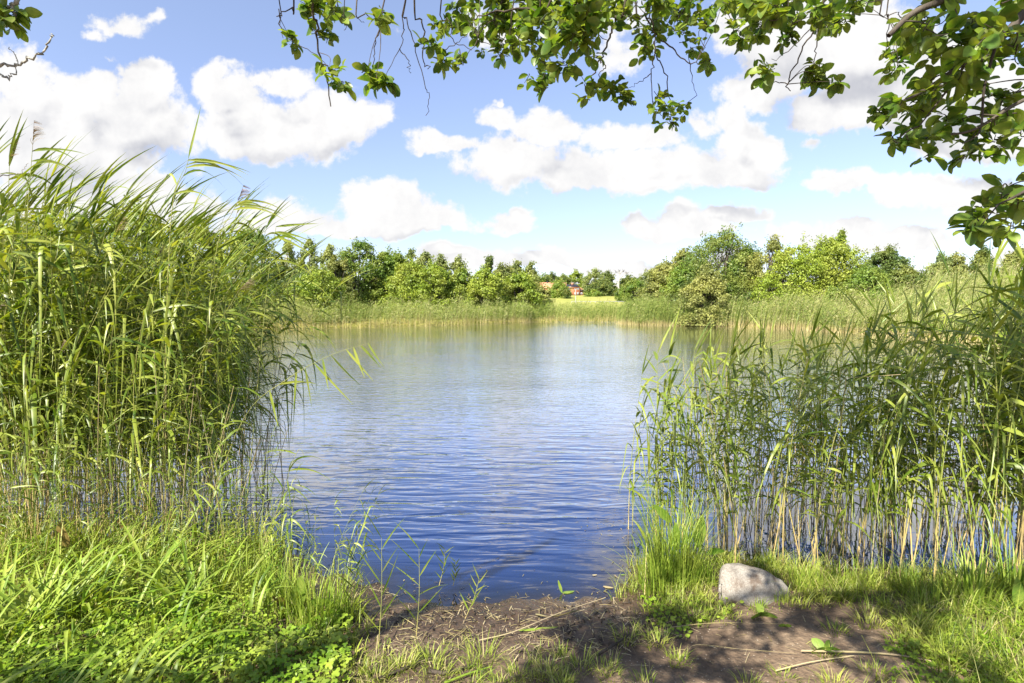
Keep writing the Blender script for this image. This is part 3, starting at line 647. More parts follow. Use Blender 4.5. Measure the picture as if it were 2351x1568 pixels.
def tree(px, top, wpx, Y, pal, shape, label, name='tree', group=None, basepx=None, sparse=1.0, leaf=None, lowcut=.04):
    bx = at(px, 690, Y)[0]; gz = max(float(ground(bx, Y)), .0); tz = at(px, top, Y)[2]
    H = (tz - gz) * 1.04; Wd = wpx / F * Y / 2 * (1.12)
    root = empty(name, (bx, Y, gz)); tag(root, label, 'tree' if name != 'bush' else 'bush', group)
    ls = leaf or (max(.15, Y * .0036) if Y < 100 else Y * .0024)
    r = rs
    # clump centres in the crown's envelope
    nc = int((120 if shape != 'birch' else 90) * (1 if Y < 100 else .7))
    u = r.rand(nc) ** .95; th = r.uniform(0, 2 * math.pi, nc)
    if shape == 'round': prof = np.sqrt(np.clip(1 - (u * 1.75 - .75) ** 2, .05, 1)) * (.75 + .25 * (1 - u))
    elif shape == 'spread': prof = np.sqrt(np.clip(1 - (u * 1.35 - .35) ** 2, .03, 1))
    elif shape == 'cone': prof = np.clip(1.05 - u, .05, 1) ** .8
    elif shape == 'column' or shape == 'birch': prof = .45 + .55 * np.sin(np.clip(u, 0, 1) * math.pi) ** .6; prof *= np.clip((1.04 - u) * 3, .1, 1)
    ph = r.uniform(0, 6.28, 6)
    lob = 1 + .20 * np.sin(th * 3 + ph[0] + u * 4) + .14 * np.sin(th * 5 + ph[1] - u * 7)
    rad = Wd * prof * lob * r.uniform(.35, 1, nc) ** .5
    cz = H * (lowcut + (1 - lowcut) * u * .97)
    cr = np.clip(Wd * .32, .3, 1.3 if Y < 100 else 3) * r.uniform(.6, 1.2, nc) * (1 - .35 * u)
    cc = np.stack([rad * np.cos(th) * .86, rad * np.sin(th) * .86, cz - cr * .35], 1)
    wind_tilt = .05 * H * (cz / H) ** 2; cc[:, 0] += wind_tilt
    nl = int((150 if Y < 100 else 110) * sparse)
    nt_ = nc * nl
    dirs = nrm(r.normal(size=(nt_, 3))); rr = r.uniform(.45, 1.08, nt_) ** .6
    C = np.repeat(cc, nl, 0); cR = np.repeat(cr, nl)[:, None]
    st = np.array([1, 1, .62]) if shape != 'birch' else np.array([.55, .55, 1.25])
    Pn = C + dirs * rr[:, None] * cR * st
    # sprays that stick out of the outline
    ns = int(nc * .9); sidx = r.randint(0, nc, ns); sd_ = nrm(cc[sidx] - np.array([0, 0, H * .35]) + r.normal(size=(ns, 3)) * .5 * Wd + np.array([0, 0, .4 * Wd]))
    if shape == 'birch': sd_ = nrm(sd_ + np.array([0, 0, -.9]))
    kk = 22; uu_ = np.tile(np.linspace(.5, 1.0, kk), ns)[:, None]
    Sp = np.repeat(cc[sidx], kk, 0) + np.repeat(sd_ * (cr[sidx] * r.uniform(1.0, 1.9, ns))[:, None], kk, 0) * uu_ + r.normal(size=(ns * kk, 3)) * ls * .7
    Pn = np.concatenate([Pn, Sp]); dirs = np.concatenate([dirs, nrm(r.normal(size=(ns * kk, 3)) + np.array([0, 0, .5]))])
    Pn[:, 2] = np.maximum(Pn[:, 2], .05)
    n = len(Pn); nr = nrm(dirs * .8 + r.normal(size=(n, 3)) * .55 + np.array([0, 0, .35]))
    tg = nrm(r.normal(size=(n, 3)) + np.array([0, 0, -.5 if shape != 'birch' else -2.0]))
    sz = ls * r.uniform(.55, 1.2, n)
    TV = np.array([[0, -.5, 0], [.34, 0, .05], [0, .5, 0], [-.34, 0, .05]]); TQ = np.array([[0, 1, 2, 3]])
    crn = np.repeat(np.clip(r.normal(.45, .16, nc), 0, 1), nl); crn = np.concatenate([crn, np.full(ns * kk, .55)])
    rn = np.clip(crn + r.normal(0, .15, n), 0, 1)
    a = Acc(); instances(a, TV, TQ, frames(nr, tg) * sz[:, None, None], Pn, rn); a.obj('crown', MT[pal], root)
    tr = Acc(); nst = 1 if shape in ('cone', 'birch', 'column') else 3
    for k in range(nst):
        a0 = r.uniform(0, 6.28); b0 = np.array([.12 * Wd * math.cos(a0), .12 * Wd * math.sin(a0), -.1]) * (nst > 1)
        e = np.array([.05 * H + .35 * Wd * math.cos(a0) * (nst > 1), .35 * Wd * math.sin(a0) * (nst > 1), H * .86])
        p = smooth_path([b0, b0 * .3 + e * .35 + r.normal(size=3) * .05 * Wd, e * .7 + r.normal(size=3) * .06 * Wd, e], 4)
        tube(tr, p, np.linspace(.022 * H, .004 * H, len(p)), 7)
    for i in r.choice(nc, min(nc, 34), replace=False):
        z0 = max(.1 * H, cc[i, 2] * r.uniform(.45, .75)); b0 = np.array([.05 * H * (z0 / H) ** 2, 0, z0])
        p = smooth_path([b0, (b0 + cc[i]) / 2 + np.array([0, 0, .08 * H]) * .4, cc[i]], 3); tube(tr, p, np.linspace(.008 * H, .0015 * H, len(p)), 4)
    tr.obj('trunk', M_PALEBARK if shape == 'birch' or pal == 'birch' else M_BARK, root, True)
    return root
TREES = [
 # behind the left reeds
 (90, 500, 260, 30, 'olive', 'spread', 'broad shrub behind the left reeds, furthest left', 'bush'),
 (300, 488, 250, 30, 'yellow', 'spread', 'yellow-green shrub glimpsed behind the middle of the left reeds', 'bush'),
 (455, 520, 170, 34, 'olive', 'spread', 'olive shrub behind the right part of the left reeds', 'bush'),
 (575, 528, 150, 46, 'green', 'round', 'leafy tree just right of the left reed stand, below the pylon'),
 (655, 556, 62, 84, 'birch', 'birch', 'birch in front of the pylon, leftmost of the drooping birches'),
 (706, 553, 62, 86, 'birch', 'birch', 'tallest drooping birch beside the pylon, second from left'),
 (752, 568, 62, 84, 'birch', 'birch', 'shorter birch between the tall birch and the big green tree'),
 (640, 610, 120, 52, 'dark', 'round', 'dark bush at the foot of the leftmost birch', 'bush'),
 (725, 622, 130, 46, 'yellow', 'spread', 'low yellow-green bush at the far left shore, nearest the reeds', 'bush'),
 (770, 600, 90, 52, 'olive', 'round', 'olive bush with pale twigs left of the big green tree', 'bush'),
 (822, 558, 135, 56, 'green', 'round', 'big round green tree, the highest on the far left shore'),
 (878, 582, 90, 58, 'green', 'round', 'green tree leaning on the right side of the biggest one'),
 (905, 584, 84, 70, 'green', 'round', 'narrow treetop showing behind the green trees of the left shore'),
 (937, 577, 40, 76, 'birch', 'birch', 'slim greyish treetop right of the narrow green one'),
 (935, 606, 110, 54, 'yellow', 'round', 'yellow-green bushy tree at the middle of the left shore'),
 (972, 582, 74, 74, 'birch', 'birch', 'birch top behind the middle of the left shore'),
 (1006, 594, 54, 76, 'birch', 'round', 'small birch top right of the middle birch'),
 (992, 612, 115, 53, 'yellow', 'round', 'broad yellow-green tree right of the middle of the left shore'),
 (1044, 594, 66, 70, 'birch', 'birch', 'drooping birch with brownish crown above the bright bushes'),
 (1050, 626, 80, 55, 'green', 'round', 'green bush beneath the brownish birch', 'bush'),
 (1118, 593, 42, 66, 'dark', 'cone', 'dark pointed treetop above the bright bush'),
 (1106, 622, 100, 54, 'yellow', 'round', 'brightest yellow bush of the far left shore', 'bush'),
 (1150, 614, 84, 62, 'olive', 'round', 'olive tree right of the brightest yellow bush'),
 (1180, 604, 52, 68, 'birch', 'birch', 'left one of the two birches at the end of the left shore'),
 (1212, 606, 46, 68, 'birch', 'birch', 'right one of the two birches at the end of the left shore'),
 (1190, 634, 110, 57, 'yellow', 'round', 'low green-yellow bush beneath the two birches', 'bush'),
 (1232, 658, 66, 60, 'olive', 'spread', 'lowest olive bush at the right end of the left shore trees', 'bush'),
 # round the house and the meadow
 (1225, 630, 62, 400, 'green', 'round', 'far tree behind the left end of the red roof'),
 (1262, 632, 62, 410, 'dark', 'spread', 'far dark trees just above the orange roof'),
 (1318, 627, 66, 400, 'yellow', 'round', 'large round light green tree behind the house chimney'),
 (1290, 634, 46, 390, 'dark', 'round', 'dark tree left of the round light green one behind the house'),
 (1283, 649, 50, 270, 'green', 'round', 'green bush hiding the middle of the red house', 'bush'),
 (1301, 664, 13, 262, 'dark', 'round', 'small dark bush against the brick wall of the house', 'bush'),
 (1362, 619, 48, 330, 'birch', 'column', 'tall grey-green poplar with pale trunk right of the house'),
 (1388, 626, 52, 345, 'dark', 'round', 'dense green tree right of the tall poplar'),
 (1378, 646, 60, 300, 'dark', 'round', 'dark tree in front of the poplar at the meadow edge'),
 (1362, 669, 28, 290, 'green', 'spread', 'low bush beside the right wall of the house', 'bush'),
 (1442, 637, 56, 330, 'dark', 'round', 'dark tree beneath the bare dead tree'),
 (1436, 655, 44, 220, 'green', 'round', 'round green bush at the right side of the meadow', 'bush'),
 (1460, 648, 60, 110, 'green', 'round', 'green bush standing nearer where the meadow ends', 'bush'),
 (1484, 624, 62, 125, 'birch', 'round', 'pale green tree between the meadow and the right shore wood'),
 # right shore
 (1518, 604, 90, 56, 'olive', 'round', 'olive tree at the left end of the right shore wood'),
 (1560, 580, 100, 55, 'olive', 'round', 'olive tree left of the big round tree'),
 (1572, 612, 110, 50, 'green', 'round', 'green bush in front, left of the big round tree', 'bush'),
 (1645, 536, 190, 50, 'deep', 'spread', 'big dense round tree, the highest on the right shore'),
 (1700, 574, 100, 49, 'deep', 'round', 'round green tree at the right shoulder of the big one'),
 (1619, 622, 96, 45.2, 'olive', 'spread', 'greyish willow bush hanging to the water before the big round tree', 'bush'),
 (1690, 636, 110, 47.5, 'deep', 'spread', 'low green bush at the right foot of the big round tree', 'bush'),
 (1598, 640, 120, 48, 'dark', 'spread', 'dark bush at the left foot of the big round tree', 'bush'),
 (1762, 552, 90, 47, 'olive', 'column', 'thin twiggy tree right of the big round tree'),
 (1820, 566, 150, 45, 'yellow', 'spread', 'wide yellow-green shrub on the right shore', 'bush'),
 (1898, 556, 150, 45, 'yellow', 'spread', 'yellow-green shrub with tall upright shoots', 'bush'),
 (1918, 536, 44, 46, 'green', 'column', 'narrow upright shoot sticking out above the yellow shrub'),
 (2022, 574, 105, 42, 'dark', 'round', 'dark green tree right of the yellow shrubs'),
 (1980, 622, 110, 40, 'green', 'spread', 'low green bush left of the dark green tree', 'bush'),
 (2075, 618, 90, 40, 'dark', 'spread', 'low dark bush right of the dark green tree', 'bush'),
 (2150, 590, 66, 95, 'birch', 'round', 'far greyish tree behind the straw-topped reeds'),
 (2185, 588, 66, 96, 'olive', 'round', 'far olive tree beside the greyish one behind the reeds'),
 (2245, 574, 92, 80, 'dark', 'cone', 'dark conifer-like tree behind the straw-topped reeds'),
 (2325, 578, 80, 92, 'olive', 'round', 'far tree at the right edge behind the tall reeds'),
 (2440, 560, 120, 80, 'green', 'round', 'tree outside the right edge of the belt'),
 (-60, 520, 220, 34, 'green', 'spread', 'shrub beyond the left edge behind the reeds', 'bush'),
]
for T_ in TREES:
    px, top, w, Y, pal, shp, lab = T_[:7]; nm = T_[7] if len(T_) > 7 else ('birch_tree' if 'birch' in lab else 'tree')
    tree(px, top, w, Y, pal, shp, lab, nm, sparse=(.55 if shp == 'birch' else (.35 if 'twiggy' in lab else 1)), lowcut=(.12 if shp == 'birch' else .03))
# far wood closing the view
a = Acc()
n = 26000; x = rs.uniform(-520, 520, n); yb = 430 + 60 * np.abs(np.sin(x * .01)); P = np.stack([x, yb + rs.uniform(-18, 18, n), 7 + rs.uniform(0, 1, n) ** .7 * (9 + 3.5 * np.sin(x * .07) + 2.5 * np.sin(x * .19 + 1))], 1)
n_ = len(P); nr = nrm(rs.normal(size=(n_, 3)) + np.array([0, -.8, .8])); TV = np.array([[0, -.5, 0], [.4, 0, .05], [0, .5, 0], [-.4, 0, .05]]); TQ = np.array([[0, 1, 2, 3]])
instances(a, TV, TQ, frames(nr, nrm(rs.normal(size=(n_, 3)))) * rs.uniform(1.2, 3, n_)[:, None, None], P, np.clip(rs.normal(.4, .2, n_) + .2 * np.sin(x * .13), 0, 1))
tag(a.obj('far_wood', MT['dark']), 'far-off wood along the horizon', 'wood', kind='stuff')
# dead tree
p0 = at(1421, 668, 325); root = empty('dead_tree', p0); tag(root, 'bare dead tree with whitish branches beyond the meadow', 'tree')
sc = 325 / F; tr = Acc()
def dp(x, y): return np.array([(x - 1421) * sc, 0, (668 - y) * sc])
for pth, r0 in (([dp(1421, 672), dp(1420, 650), dp(1423, 632), dp(1421, 622)], .55), ([dp(1421, 655), dp(1414, 645), dp(1411, 640)], .3), ([dp(1420, 660), dp(1412, 655), dp(1408, 656)], .25),
                ([dp(1422, 640), dp(1429, 634), dp(1434, 628), dp(1440, 625)], .3), ([dp(1423, 630), dp(1427, 624), dp(1430, 623)], .2), ([dp(1421, 628), dp(1416, 623), dp(1413, 624)], .2), ([dp(1434, 628), dp(1444, 628)], .15)):
    p = smooth_path(pth, 3); tube(tr, p, np.linspace(r0, r0 * .3, len(p)), 5)
tr.obj('trunk', M_PALEBARK, root, True)
for c in (dp(1421, 623), dp(1438, 627), dp(1430, 624), dp(1414, 625)):
    tw = Acc()
    for k in range(14):
        d = nrm(rs.normal(size=3) + np.array([0, 0, .4])); tube(tw, np.array([c, c + d * rs.uniform(.8, 1.9)]), [.07, .03], 3)
    tw.obj('twig_cluster', M_DEBRIS, root)

# ------------------------------------------------------------------ red house
HY = 330.0; k = HY / F
def hx(px): return (px - 1175.5) * k / 1.0
hb = at(1316, 681, HY); root = empty('brick_house', hb); tag(root, 'red brick farmhouse with orange tiled roof beyond the meadow', 'house')
def X_(px): return (px - 1316) * k
def Z_(py): return (681 - py) * k
M_BRICK = plainmat('red_brick', (.34, .12, .06), (.44, .17, .085), 1.2, .9); M_TILE = plainmat('orange_tile', (.42, .19, .10), (.55, .29, .16), .8, .85)
M_BLACK = plainmat('dark_roof', (.018, .018, .024), (.035, .035, .045), 2, .35); M_WHITE = plainmat('white_paint', (.72, .72, .70), (.82, .82, .80), 2, .5); M_GLASS = plainmat('window_glass', (.05, .06, .08), (.10, .12, .15), 2, .15, spec=.8)
M_CHIM = plainmat('chimney_brick', (.45, .2, .12), (.55, .28, .18), 3, .9)
a = Acc(); box(a, X_(1231), X_(1302), 2.5, 11.5, -1, Z_(661)); a.obj('wall', M_BRICK, root)          # long wing
a = Acc(); box(a, X_(1300), X_(1331), 0, 9, -1, Z_(659.6)); box(a, X_(1331), X_(1341), 1.0, 8, -1, Z_(666.5)); a.obj('wall', M_BRICK, root)
def gable(a, x0, x1, y0, y1, z0, z1, hip0=0, hip1=0):
    ym = (y0 + y1) / 2
    V = [(x0, y0, z0), (x1, y0, z0), (x1, y1, z0), (x0, y1, z0), (x0 + hip0, ym, z1), (x1 - hip1, ym, z1), (x0, y0, z0 - .25), (x1, y0, z0 - .25), (x1, y1, z0 - .25), (x0, y1, z0 - .25)]
    a.add(V, [(0, 1, 5, 4), (2, 3, 4, 5), (6, 7, 1, 0), (7, 8, 2, 1), (8, 9, 3, 2), (9, 6, 0, 3), (6, 9, 8, 7)], [(1, 2, 5), (3, 0, 4)])
a = Acc(); gable(a, X_(1229), X_(1303), 2.0, 12, Z_(660.5), Z_(647.5), 1.5, 0); wing = a.obj('roof', M_TILE, root)
a = Acc(); gable(a, X_(1299), X_(1332), -.5, 9.5, Z_(659.4), Z_(652.3), 1.0, 2.5); main = a.obj('roof', M_TILE, root)
# dark panels lie on the front slope of the main roof
z0, z1 = Z_(659.4), Z_(652.3); V = []
for (x, f_) in ((X_(1299.5), .02), (X_(1330.5), .02), (X_(1324.5), .93), (X_(1302.5), .93)):
    V.append((x, -.5 + f_ * 5.0 - .06, z0 + f_ * (z1 - z0) + .10))
a = Acc(); a.add(V + [(x, y + .05, z - .06) for x, y, z in V], [(0, 1, 2, 3), (4, 7, 6, 5), (0, 4, 5, 1), (1, 5, 6, 2), (2, 6, 7, 3), (3, 7, 4, 0)]); tag(a.obj('solar_panel', M_BLACK, main), 'black panels covering the front slope')
a = Acc(); gable(a, X_(1331), X_(1342), .4, 8.4, Z_(665.2), Z_(660), 0, 1.2); ext = a.obj('roof', M_TILE, root)
a = Acc(); box(a, X_(1331.2), X_(1342), .2, .9, Z_(667.6), Z_(665.4)); a.obj('canopy', M_BLACK, root)
for (cx, cz, w_, par, mt_) in ((1315.5, 649.3, 5.4, main, M_CHIM), (1294, 647.6, 3.5, wing, M_CHIM), (1236.8, 644.3, 2.6, wing, M_BLACK), (1258.3, 644.8, 2.6, wing, M_BLACK)):
    a = Acc(); x = X_(cx); w2 = w_ * k / 2; yc = 4.5 if par is main else 7; zb = Z_(652.6) if par is main else Z_(648.5)
    box(a, x - w2, x + w2, yc - .5, yc + .5, zb - .4, Z_(cz)); box(a, x - w2 - .08, x + w2 + .08, yc - .58, yc + .58, Z_(cz), Z_(cz) + .15); a.obj('chimney', mt_, par)
for (cx, cz, w_, h_, yf) in ((1320, 663.2, 2.6, 5, 0), (1327, 663.2, 4.6, 5, 0), (1320, 674, 2.6, 5, 0), (1327, 673.8, 4.4, 5.6, 0), (1335.7, 673.8, 4.2, 5.4, 1.0), (1307, 663.4, 3.6, 5, 0), (1308, 674, 4, 5.2, 0)):
    x, z, w2, h2 = X_(cx), Z_(cz), w_ * k / 2, h_ * k / 2
    a = Acc(); box(a, x - w2, x + w2, yf - .06, yf - .003, z - h2, z + h2); f = a.obj('window', M_WHITE, root)
    a = Acc(); nx_ = 2
    for i in range(nx_):
        for j in range(2):
            x0 = x - w2 + .09 + i * (2 * w2 - .09) / nx_; x1 = x0 + (2 * w2 - .09) / nx_ - .09; q0 = z - h2 + .09 + j * (2 * h2 - .09) / 2; q1 = q0 + (2 * h2 - .09) / 2 - .09
            box(a, x0, x1, yf - .075, yf - .062, q0, q1)
    a.obj('pane', M_GLASS, f)
# street lamps, rail, pylon
M_METAL = plainmat('grey_metal', (.42, .42, .42), (.55, .55, .55), 3, .5)
for (px, pb, pt, Y, lab) in ((1321.5, 697, 664, 195, 'taller pale lamp post standing nearer, before the house'), (1410.5, 684, 673, 300, 'small pale lamp post at the right side of the meadow')):
    bx = at(px, pb, Y); z = float(ground(bx[0], Y)); H = at(px, pt, Y)[2] - z; root = empty('street_lamp', (bx[0], Y, z)); tag(root, lab, 'lamp post')
    a = Acc(); tube(a, [(0, 0, 0), (0, 0, H)], [.12, .09], 8); a.obj('pole', M_METAL, root, True)
    a = Acc(); tube(a, [(0, 0, H), (.2, 0, H + .15), (.9, 0, H + .2)], [.06, .06, .06], 6); a.obj('arm', M_METAL, root)
    a = Acc(); box(a, .7, 1.25, -.14, .14, H + .12, H + .24); box(a, .78, 1.2, -.1, .1, H + .07, H + .12); a.obj('lamp_head', M_METAL, root)
x0, x1 = at(1395, 697, 190)[0] - 12, at(1440, 697, 190)[0] + 2
root = empty('guard_rail', (x0, 190, 0)); tag(root, 'low pale rail running along the foot of the meadow', 'rail')
a = Acc(); nseg = 14; xs_ = np.linspace(x0, x1, nseg)
zz = ground(xs_, np.full(nseg, 190.0)); tube(a, np.stack([xs_ - x0, 0 * xs_, zz + .62], 1), .07, 4); a.obj('rail_beam', M_METAL, root)
for xx, z_ in zip(xs_, zz):
    a = Acc(); box(a, xx - x0 - .06, xx - x0 + .06, .12, .24, z_ - .1, z_ + .6); a.obj('post', M_METAL, root)
pb = at(663, 600, 420); root = empty('pylon', (pb[0], 420, 5)); tag(root, 'thin lattice mast with cross arms far off above the birches', 'pylon')
Hh = at(663, 528, 420)[2] - 5; a = Acc()
for sx in (-1, 1):
    for sy in (-1, 1): tube(a, [(sx * 2.2, sy * 2.2, 0), (sx * .5, sy * .5, Hh * .8), (0, 0, Hh)], [.22, .16, .08], 4)
for i in range(14):
    z0 = Hh * .8 * i / 14; z1 = Hh * .8 * (i + 1) / 14; w0 = 2.2 - 1.7 * i / 14; w1 = 2.2 - 1.7 * (i + 1) / 14
    for sy in (-1, 1):
        tube(a, [(-w0, sy * w0, z0), (w1, sy * w1, z1)], .08, 3); tube(a, [(w0, sy * w0, z0), (-w1, sy * w1, z1)], .08, 3)
a.obj('lattice', M_METAL, root)
for i, (z_, w_) in enumerate(((Hh * .80, 4.2), (Hh * .86, 3.2), (Hh * .75, 4.8))):
    a = Acc(); tube(a, [(-w_, 0, z_), (0, 0, z_ + .6), (w_, 0, z_)], [.1, .2, .1], 4); tube(a, [(-w_, 0, z_), (w_, 0, z_)], .1, 4); a.obj('cross_arm', M_METAL, root)

# ------------------------------------------------------------------ stone
bc = gnd(1735, 1372, .10); rc = np.array([bc[0], bc[1] + .05, .07])
import bmesh
kk_ = rc[1] / F
def sp3(px, py, dy): 
    q = at(px, py, rc[1] + dy); return q - rc
pts = [sp3(1651, 1312, -.02), sp3(1668, 1291, .04), sp3(1660, 1296, .10), sp3(1700, 1292, .16), sp3(1745, 1306, .12), sp3(1740, 1303, .02), sp3(1795, 1330, .06), sp3(1818, 1362, .05), sp3(1812, 1395, -.0),
       sp3(1650, 1350, -.05), sp3(1655, 1362, -.08), sp3(1700, 1376, -.12), sp3(1745, 1398, -.14), sp3(1762, 1400, -.10), sp3(1712, 1345, -.10), sp3(1770, 1345, -.07), sp3(1680, 1318, -.06)]
pts += [np.array([-.2, .0, -.15]), np.array([.2, .0, -.15]), np.array([.0, .18, -.15]), np.array([0, -.1, -.15]), np.array([.15, .2, 0]), np.array([-.15, .15, 0])]
bm = bmesh.new()
for p in pts: bm.verts.new(p)
bmesh.ops.convex_hull(bm, input=bm.verts); 
for v_ in [v for v in bm.verts if not v.link_faces]: bm.verts.remove(v_)
bmesh.ops.bevel(bm, geom=bm.edges[:], offset=.016, segments=2, affect='EDGES', profile=.6)
bmesh.ops.triangulate(bm, faces=bm.faces[:])
for _ in range(3): bmesh.ops.subdivide_edges(bm, edges=[e for e in bm.edges if e.calc_length() > .016], cuts=1, use_grid_fill=True)
bmesh.ops.smooth_vert(bm, verts=bm.verts, factor=.5, use_axis_x=True, use_axis_y=True, use_axis_z=True)
bm.normal_update()
for v_ in bm.verts:
    c = v_.co; f_ = mnoise.fractal(c * 9, 1, 2, 4) * .010 + mnoise.fractal(c * 40, 1, 2, 3) * .0022
    v_.co = c + v_.normal * f_
me = bpy.data.meshes.new('stone'); bm.to_mesh(me); bm.free()
for p_ in me.polygons: p_.use_smooth = True
M_STONE, t, out = newmat('granite')
g = nd(t, 'ShaderNodeTexCoord'); n1 = noise(t, g.outputs['Object'], 9, 6, .6); n2 = noise(t, g.outputs['Object'], 130, 4, .7)
c = ramp(t, n1.outputs['Fac'], [(.36, (.15, .115, .085)), (.46, (.26, .235, .195)), (.66, (.33, .31, .265))])
c = mixc(t, maprange(t, n2.outputs['Fac'], .35, .62), mixc(t, 1, c, (.62, .58, .55), 'MULTIPLY'), c)
b = nd(t, 'ShaderNodeBsdfPrincipled'); lk(t, c, b.inputs['Base Color']); b.inputs['Roughness'].default_value = .85
bp = nd(t, 'ShaderNodeBump'); bp.inputs['Distance'].default_value = .004; lk(t, n2.outputs['Fac'], bp.inputs['Height']); lk(t, bp.outputs[0], b.inputs['Normal']); lk(t, b.outputs[0], out.inputs[0])
me.materials.append(M_STONE); o = link('stone', me); o.location = rc; tag(o, 'pale grey granite stone with a pinkish broken left face, half sunk in grass', 'stone')

# ------------------------------------------------------------------ bank vegetation
def scatter(n, x0, x1, y0, y1, test):
    P = []; c = 0; guard = 0
    while c < n and guard < 60:
        guard += 1; x = rs.uniform(x0, x1, n); y = rs.uniform(y0, y1, n); z = ground(x, y); px, py = proj(np.stack([x, y, z], -1))
        ok = test(x, y, z, px, py) & (px > -150) & (px < 2500) & (py < 1720)
        P.append(np.stack([x[ok], y[ok], z[ok]], -1)); c += ok.sum()
    return np.concatenate(P)[:n]
def patchy(x, y, s=1.0): return .5 + .5 * np.sin(x * 4.1 * s + 2 * np.sin(y * 3.3 * s)) * np.sin(y * 5.3 * s + x * 1.7 * s)
stone_clear = lambda x, y: (np.hypot((x - rc[0]) / .27, (y - rc[1] - .02) / .17) > 1)
LEFT = lambda px, py: (px < 830 + (py - 1400) * .45)
def clumped(P, per, spread):
    n = len(P) * per; Q = np.repeat(P, per, 0); o_ = rs.normal(0, 1, (n, 2)) * np.repeat(spread * rs.uniform(.5, 1.5, len(P)), per)[:, None]; Q[:, :2] += o_
    Q[:, 2] = ground(Q[:, 0], Q[:, 1]); return Q, np.arctan2(o_[:, 1], o_[:, 0]) + rs.normal(0, .7, n), np.repeat(rs.uniform(.45, 1.5, len(P)) ** 1.3, per), np.repeat(rs.normal(0, .2, len(P)), per)
# left: tall rough grass
def tL(x, y, z, px, py): return LEFT(px, py) & (z > .005) & (rs.rand(len(x)) < np.where(px > 560, .8, 1))
P0_ = scatter(820, -5, -.4, 1.9, 4.9, tL); P, caz, chh, crn = clumped(P0_, 15, .045); n = len(P); px, py = proj(P); a = Acc()
tall = np.interp(py, [1230, 1300, 1380, 1500, 1600], [.25, .45, .85, .5, .35]); hh = (rs.uniform(.05, .20, n) * tall + .02) * chh; hh *= np.where(px > 640, .65, 1)
blades(a, P, hh, np.where(rs.rand(n) < .10, rs.uniform(.005, .010, n), rs.uniform(.0014, .0036, n)), caz, rs.uniform(.1, 1.2, n), 5, rs.uniform(0, .6, n), fold=.25, rnd=np.clip(rs.rand(n) * .75 + crn + .1, 0, 1))
tag(a.obj('grass', M_GRASS), 'bright rough grass covering the left bank', 'grass', kind='stuff')
P0_ = scatter(190, -5, -1.3, 3.6, 4.9, lambda x, y, z, px, py: (px < 660) & (py > 1215) & (py < 1340) & (z > -.03)); P, caz, chh, crn = clumped(P0_, 8, .05); n = len(P); a = Acc()
blades(a, P, rs.uniform(.12, .40, n) * np.clip(chh, .4, 1.3), rs.uniform(.0018, .007, n), caz, rs.uniform(.1, .9, n), 6, rs.uniform(0, .5, n), fold=.25, rnd=np.clip(rs.rand(n) * .75 + crn, 0, 1))
tag(a.obj('grass', M_GRASS), 'taller ragged grass at the foot of the left reeds', 'grass', kind='stuff')
for i in range(16):
    px_ = rs.uniform(560, 800); b0 = gnd(px_, rs.uniform(1290, 1400) if px_ < 700 else rs.uniform(1370, 1430), .02); v = VL[(i * 3) % 16]
    place_reed(v, (b0[0], b0[1], max(float(ground(b0[0], b0[1])), -.05)), rs.uniform(-1.6, 1.6), rs.uniform(.16, .36), 'short young reed sprouting at the waterside end of the left bank', 'short reeds at the right end of the left bank', (rs.normal(0, .12), rs.normal(.05, .12)))
P = scatter(70, -1.4, .5, 2.2, 3.4, lambda x, y, z, px, py: (px > 830) & (px < 1330) & (py > 1490)); P, caz, chh, crn = clumped(P, 16, .03); n = len(P); a = Acc()
blades(a, P, rs.uniform(.02, .07, n) * chh, rs.uniform(.0012, .0028, n), caz, rs.uniform(.3, 1.4, n), 4, rs.uniform(0, .5, n), fold=.2, rnd=np.clip(rs.rand(n) * .8 + crn + .1, 0, 1))
tag(a.obj('grass', M_GRASS), 'short sparse grass at the bottom between left bank and path', 'grass', kind='stuff')
# left: broad young reed blades lying over the grass
P = scatter(330, -4.6, -1.4, 2.2, 4.7, lambda x, y, z, px, py: (px < 620) & (z > .0) & (py > 1200)); n = len(P); a = Acc(); P[:, 2] += rs.uniform(0, .12, n)
blades(a, P, rs.uniform(.16, .42, n), rs.uniform(.008, .019, n), rs.uniform(-1.2, 1.8, n), rs.uniform(.5, 1.6, n), 8, rs.uniform(.2, .75, n), fold=.3, prof='reed', twist=.3)
tag(a.obj('reed_shoots', M_SEDGE), 'broad arching reed shoots in front of the left stand', 'reeds', kind='stuff')
# leafy weeds, clover
def leaflets(acc, P, size, tri=True, hgt=(.03, .10)):
    n = len(P); S = 6; an = np.linspace(-math.pi, math.pi, 9)[:-1]
    ring = np.stack([np.sin(an) * .42, .5 + .5 * np.cos(an) * 1.0, -.06 * np.cos(2 * an)], 1); TV = np.vstack([[0, .5, .03], ring])
    TQ = np.array([[0, 1 + 2 * i, 1 + (2 * i + 1) % 8, 1 + (2 * i + 2) % 8] for i in range(4)])
    h = rs.uniform(hgt[0], hgt[1], n); top = P + np.stack([rs.normal(0, .012, n), rs.normal(0, .012, n), h], 1); az = rs.uniform(0, 6.28, n); sz = size * rs.uniform(.6, 1.25, n)
    nv = nrm(np.stack([rs.normal(0, .28, n), rs.normal(-.15, .28, n), np.ones(n)], 1)); rn = rs.rand(n)
    for k in range(3 if tri else 1):
        aa = az + k * 2 * math.pi / 3; tg = np.stack([np.cos(aa), np.sin(aa), -.1 + 0 * aa], 1); instances(acc, TV, TQ, frames(nv + tg * .12, tg) * sz[:, None, None], top, rn)
    strips(acc, np.stack([P, top], 1), np.full((n, 2), .0008), np.tile([1.0, 0, 0], (n, 1)), rn)
